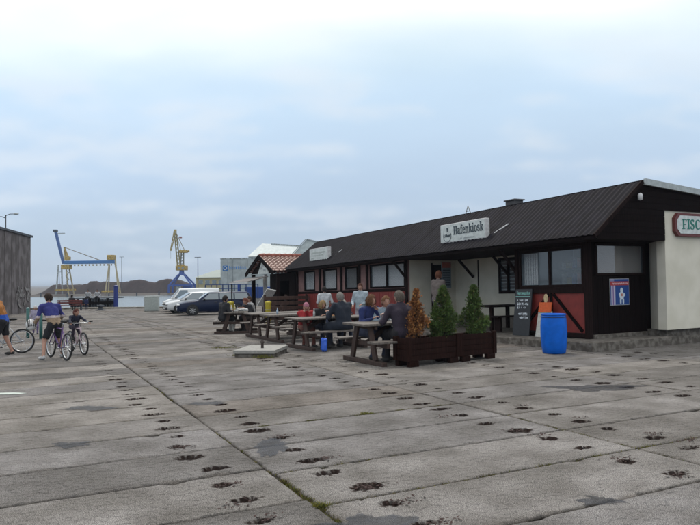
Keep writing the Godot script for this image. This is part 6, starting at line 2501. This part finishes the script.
func people() -> void:
	var brown := cloth(0.07, 0.035, 0.018)
	var dark := cloth(0.018, 0.013, 0.011)
	var grey_hair := cloth(0.25, 0.23, 0.21)
	var white_hair := cloth(0.5, 0.47, 0.42)
	var blond := cloth(0.36, 0.24, 0.11)
	var jeans := cloth(0.04, 0.05, 0.09)
	var black := cloth(0.016, 0.016, 0.02)
	# --- table beside the planters
	person("person in a dark purple jacket with grey hair seated with back to the planters", facing(FW(0.60, -4.82), U + V * 0.1), sit({"lean": 0.3, "handL": Vector3(0.2, 0.86, 0.42), "handR": Vector3(-0.14, 0.86, 0.44), "look": Vector3(0.25, -0.1, 1)}), {"top": cloth(0.03, 0.02, 0.036), "legs": cloth(0.018, 0.016, 0.02), "hair": cloth(0.13, 0.105, 0.085), "s": 1.15, "fat": 1.28})
	person("person in a blue jacket with long brown hair lifting a cup", facing(FW(2.05, -4.93), -U + V * 0.25), sit({"lean": 0.28, "handL": Vector3(0.08, 0.98, 0.26), "handR": Vector3(-0.16, 0.85, 0.40), "look": Vector3(0.2, -0.15, 1)}), {"top": cloth(0.014, 0.026, 0.12), "legs": jeans, "hair": cloth(0.14, 0.06, 0.025), "style": "long", "s": 1.09})
	person("person in a light blue shirt leaning over the planter table", facing(FW(2.05, -4.45), -U - V * 0.1), sit({"lean": 0.4, "side": -0.1, "handL": Vector3(0.3, 0.85, 0.42), "handR": Vector3(-0.2, 0.85, 0.42)}), {"top": cloth(0.33, 0.42, 0.5), "legs": jeans, "hair": cloth(0.2, 0.09, 0.04), "s": 1.08})
	# --- second table
	person("person in a navy jacket with grey hair seated with back turned", facing(FW(4.38, -4.22), U * 1.0 - V * 0.15), sit({"lean": 0.22, "handL": Vector3(0.16, 0.86, 0.42), "handR": Vector3(-0.14, 0.86, 0.44), "footL": Vector3(0.3, 0.09, 0.2), "kneeL": Vector3(0.26, 0.5, 0.36), "look": Vector3(-0.2, -0.2, 1)}), {"top": cloth(0.014, 0.02, 0.035), "legs": cloth(0.015, 0.018, 0.03), "hair": grey_hair, "s": 1.11, "fat": 1.3, "coat": true})
	person("person in a red jacket and pink hat with hands at the face", facing(FW(5.77, -4.74), -U - V * 0.1), sit({"lean": 0.3, "handL": Vector3(0.07, 1.02, 0.24), "handR": Vector3(-0.07, 1.02, 0.24), "look": Vector3(0, -0.3, 1)}), {"top": cloth(0.36, 0.02, 0.025), "legs": cloth(0.2, 0.07, 0.05), "hair": cloth(0.42, 0.16, 0.22), "style": "hat", "s": 0.92})
	person("blond person in a black top seated opposite the navy jacket", facing(FW(5.8, -4.28), -U + V * 0.1), sit({"lean": 0.35, "handL": Vector3(0.1, 0.92, 0.34), "handR": Vector3(-0.16, 0.86, 0.4), "look": Vector3(0, -0.35, 1)}), {"top": black, "legs": jeans, "hair": blond, "style": "long", "s": 0.96})
	person("white-haired person in a dark cardigan seated beyond the navy jacket", facing(FW(5.77, -3.58), -U - V * 0.15), sit({"lean": 0.25, "look": Vector3(0.1, -0.3, 1)}), {"top": cloth(0.05, 0.03, 0.05), "legs": jeans, "hair": white_hair, "s": 0.95, "cell": 0.028})
	# --- table with the bottles
	person("person in a long black coat and white trousers at the bottle table", facing(FW(12.35, -5.0), V + U * 0.35), sit({"lean": 0.15, "handL": Vector3(0.12, 0.86, 0.36), "handR": Vector3(-0.14, 0.80, 0.3), "look": Vector3(0.1, -0.15, 1)}), {"top": black, "legs": cloth(0.55, 0.54, 0.5), "hair": dark, "s": 1.03, "coat": true, "cell": 0.028})
	person("red-haired person in a dark jacket bending over the bottle table", facing(FW(12.75, -3.72), -V - U * 0.35), sit({"lean": 0.55, "handL": Vector3(0.12, 0.86, 0.42), "handR": Vector3(-0.14, 0.86, 0.42), "look": Vector3(0, -0.5, 1)}), {"top": cloth(0.02, 0.02, 0.024), "legs": cloth(0.05, 0.035, 0.03), "hair": cloth(0.2, 0.06, 0.035), "s": 1.0, "cell": 0.028})
	person("person in a pale grey jacket seated behind the red-haired person", facing(FW(13.5, -3.45), -V), sit({"lean": 0.15}), {"top": cloth(0.42, 0.42, 0.42), "legs": jeans, "hair": brown, "s": 0.98, "cell": 0.03})
	# --- standing about
	person("person in a white shirt standing with back turned behind the tables", facing(FW(10.6, -1.72), U + V * 0.25), stand({"handL": Vector3(0.2, 1.0, 0.2), "handR": Vector3(-0.2, 1.0, 0.2)}), {"top": cloth(0.56, 0.58, 0.6), "top_name": "shirt", "legs": jeans, "hair": dark, "s": 0.95, "sleeves": false, "fat": 1.15})
	person("person in a pale blue shirt with brown hair standing behind the tables", facing(FW(8.0, -1.67), -V * 0.8 - U * 0.6), stand({"handL": Vector3(0.15, 1.05, 0.28), "handR": Vector3(-0.18, 1.02, 0.25), "look": Vector3(0.3, -0.25, 1)}), {"top": cloth(0.42, 0.5, 0.55), "top_name": "shirt", "legs": cloth(0.4, 0.36, 0.4), "hair": cloth(0.1, 0.035, 0.02), "s": 1.0})
	person("person in a grey T-shirt with reddish hair standing on the kiosk step", facing(FW(6.3, 0.2, 0.16), V * 1.0 + U * 0.15), stand({"handL": Vector3(0.19, 0.86, 0.12), "handR": Vector3(-0.14, 1.0, 0.26)}), {"top": cloth(0.16, 0.13, 0.12), "top_name": "shirt", "legs": cloth(0.16, 0.13, 0.17), "hair": cloth(0.16, 0.055, 0.025), "s": 1.115, "sleeves": false})
	# --- riders at the left
	person("person in a blue jersey with white and red stripes holding a helmet", facing(gp(-7.22, -15.88), Vector3(-0.72, 0, -0.70)), stand({"lean": 0.36, "side": 0.12, "hip": 0.87, "footL": Vector3(0.30, 0.085, -0.08), "footR": Vector3(-0.20, 0.085, 0.02), "handL": Vector3(0.34, 0.84, 0.36), "handR": Vector3(-0.26, 0.93, 0.40), "look": Vector3(0.3, -0.35, 1)}), {"top": cloth(0.04, 0.045, 0.22), "top_name": "jersey", "band": cloth(0.6, 0.5, 0.5), "lower": cloth(0.36, 0.26, 0.17), "bands": [[1.0, LOWER], [1.05, BAND]], "legs": black, "hair": cloth(0.035, 0.018, 0.012), "s": 0.97, "shorts": true, "fat": 1.05, "shoe": cloth(0.55, 0.55, 0.55), "cell": 0.017})
	var hm := thing("bicycle_helmet", "white and dark bicycle helmet held by the striped jersey person", "helmet", Transform3D(Basis(Vector3.UP, 0.6) * Basis(Vector3(1, 0, 0), 0.9), facing(gp(-7.22, -15.88), Vector3(-0.72, 0, -0.70)) * Vector3(0.40, 0.80, 0.42)))
	var st := S(true)
	lathe(st, [Vector2(0.115, 0.0), Vector2(0.125, 0.03), Vector2(0.11, 0.09), Vector2(0.06, 0.13), Vector2(0, 0.14)], Transform3D(Basis.from_scale(Vector3(1, 1, 1.25)), Vector3.ZERO), 20)
	obj("shell", st, plain(lin(0.55, 0.55, 0.54), 0.4), hm)
	st = S()
	for i in 5:
		bx(st, Vector3(-0.08 + i * 0.04, 0.085, 0.0), Vector3(0.016, 0.1, 0.2), 0.004)
	obj("vents", st, plain(lin(0.02, 0.02, 0.02)), hm)
	person("child in a dark jacket with red collar riding the small bicycle", facing(gp(-7.3, -17.14), Vector3(0.72, 0, 0.78)), sit({"seat": 1.05, "lean": 0.55, "kneeL": Vector3(0.13, 0.95, 0.36), "kneeR": Vector3(-0.13, 1.08, 0.38), "footL": Vector3(0.15, 0.42, 0.42), "footR": Vector3(-0.15, 0.68, 0.28), "handL": Vector3(0.36, 1.3, 0.74), "handR": Vector3(-0.36, 1.3, 0.74), "look": Vector3(0.5, -0.2, 1)}), {"top": cloth(0.02, 0.022, 0.045), "band": cloth(0.3, 0.03, 0.04), "legs": cloth(0.04, 0.03, 0.05), "hair": cloth(0.13, 0.035, 0.025), "s": 0.62, "head": 1.25, "fat": 1.2, "cell": 0.025})
	person("person in an orange jacket and blue wrap leaning over a bicycle", facing(gp(-8.93, -16.75), Vector3(-1, 0, 0.15)), stand({"lean": 0.32, "handL": Vector3(0.26, 0.98, 0.5), "handR": Vector3(-0.26, 0.98, 0.5), "footL": Vector3(0.12, 0.085, 0.12), "footR": Vector3(-0.12, 0.085, -0.18)}), {"top": cloth(0.42, 0.16, 0.03), "lower": cloth(0.02, 0.1, 0.5), "bands": [[1.06, LOWER]], "legs": black, "hair": dark, "s": 0.97, "shorts": true, "fat": 1.08})
	person("small child in a white cap and pale clothes behind the bicycles", facing(gp(-12.2, -25.2), Vector3(0.4, 0, 1)), stand({}), {"top": cloth(0.42, 0.38, 0.5), "legs": cloth(0.2, 0.15, 0.3), "hair": cloth(0.62, 0.6, 0.58), "style": "cap", "s": 0.63, "head": 1.25, "cell": 0.032})
	# --- at the quay
	person("person in dark clothes sitting on the red bench", facing(gp(-23.9, -55.62), Vector3(0.15, 0, -1)), sit({"seat": 0.48}), {"top": cloth(0.03, 0.025, 0.03), "legs": black, "hair": dark, "cell": 0.036})
	person("child in dark blue standing beside the red bench", facing(gp(-22.5, -55.4), Vector3(-0.3, 0, -1)), stand({}), {"top": cloth(0.02, 0.03, 0.1), "legs": cloth(0.03, 0.03, 0.07), "hair": dark, "s": 0.62, "head": 1.2, "cell": 0.036})
	for q in [[-25.1, "person in a white top sitting on the mooring stage, farther from the blue post"], [-24.2, "person in a white top sitting on the mooring stage, nearer the blue post"]]:
		person(q[1], facing(gp(q[0], -62.3, 0.985), Vector3(0.1, 0, 1)), sit({"seat": 0.0, "footL": Vector3(0.13, -0.38, 0.5), "footR": Vector3(-0.13, -0.38, 0.5), "kneeL": Vector3(0.12, 0.05, 0.44), "kneeR": Vector3(-0.12, 0.05, 0.44), "handL": Vector3(0.2, 0.12, 0.25), "handR": Vector3(-0.2, 0.12, 0.25)}), {"top": cloth(0.55, 0.56, 0.58), "legs": black, "hair": dark, "s": 0.9, "cell": 0.036})
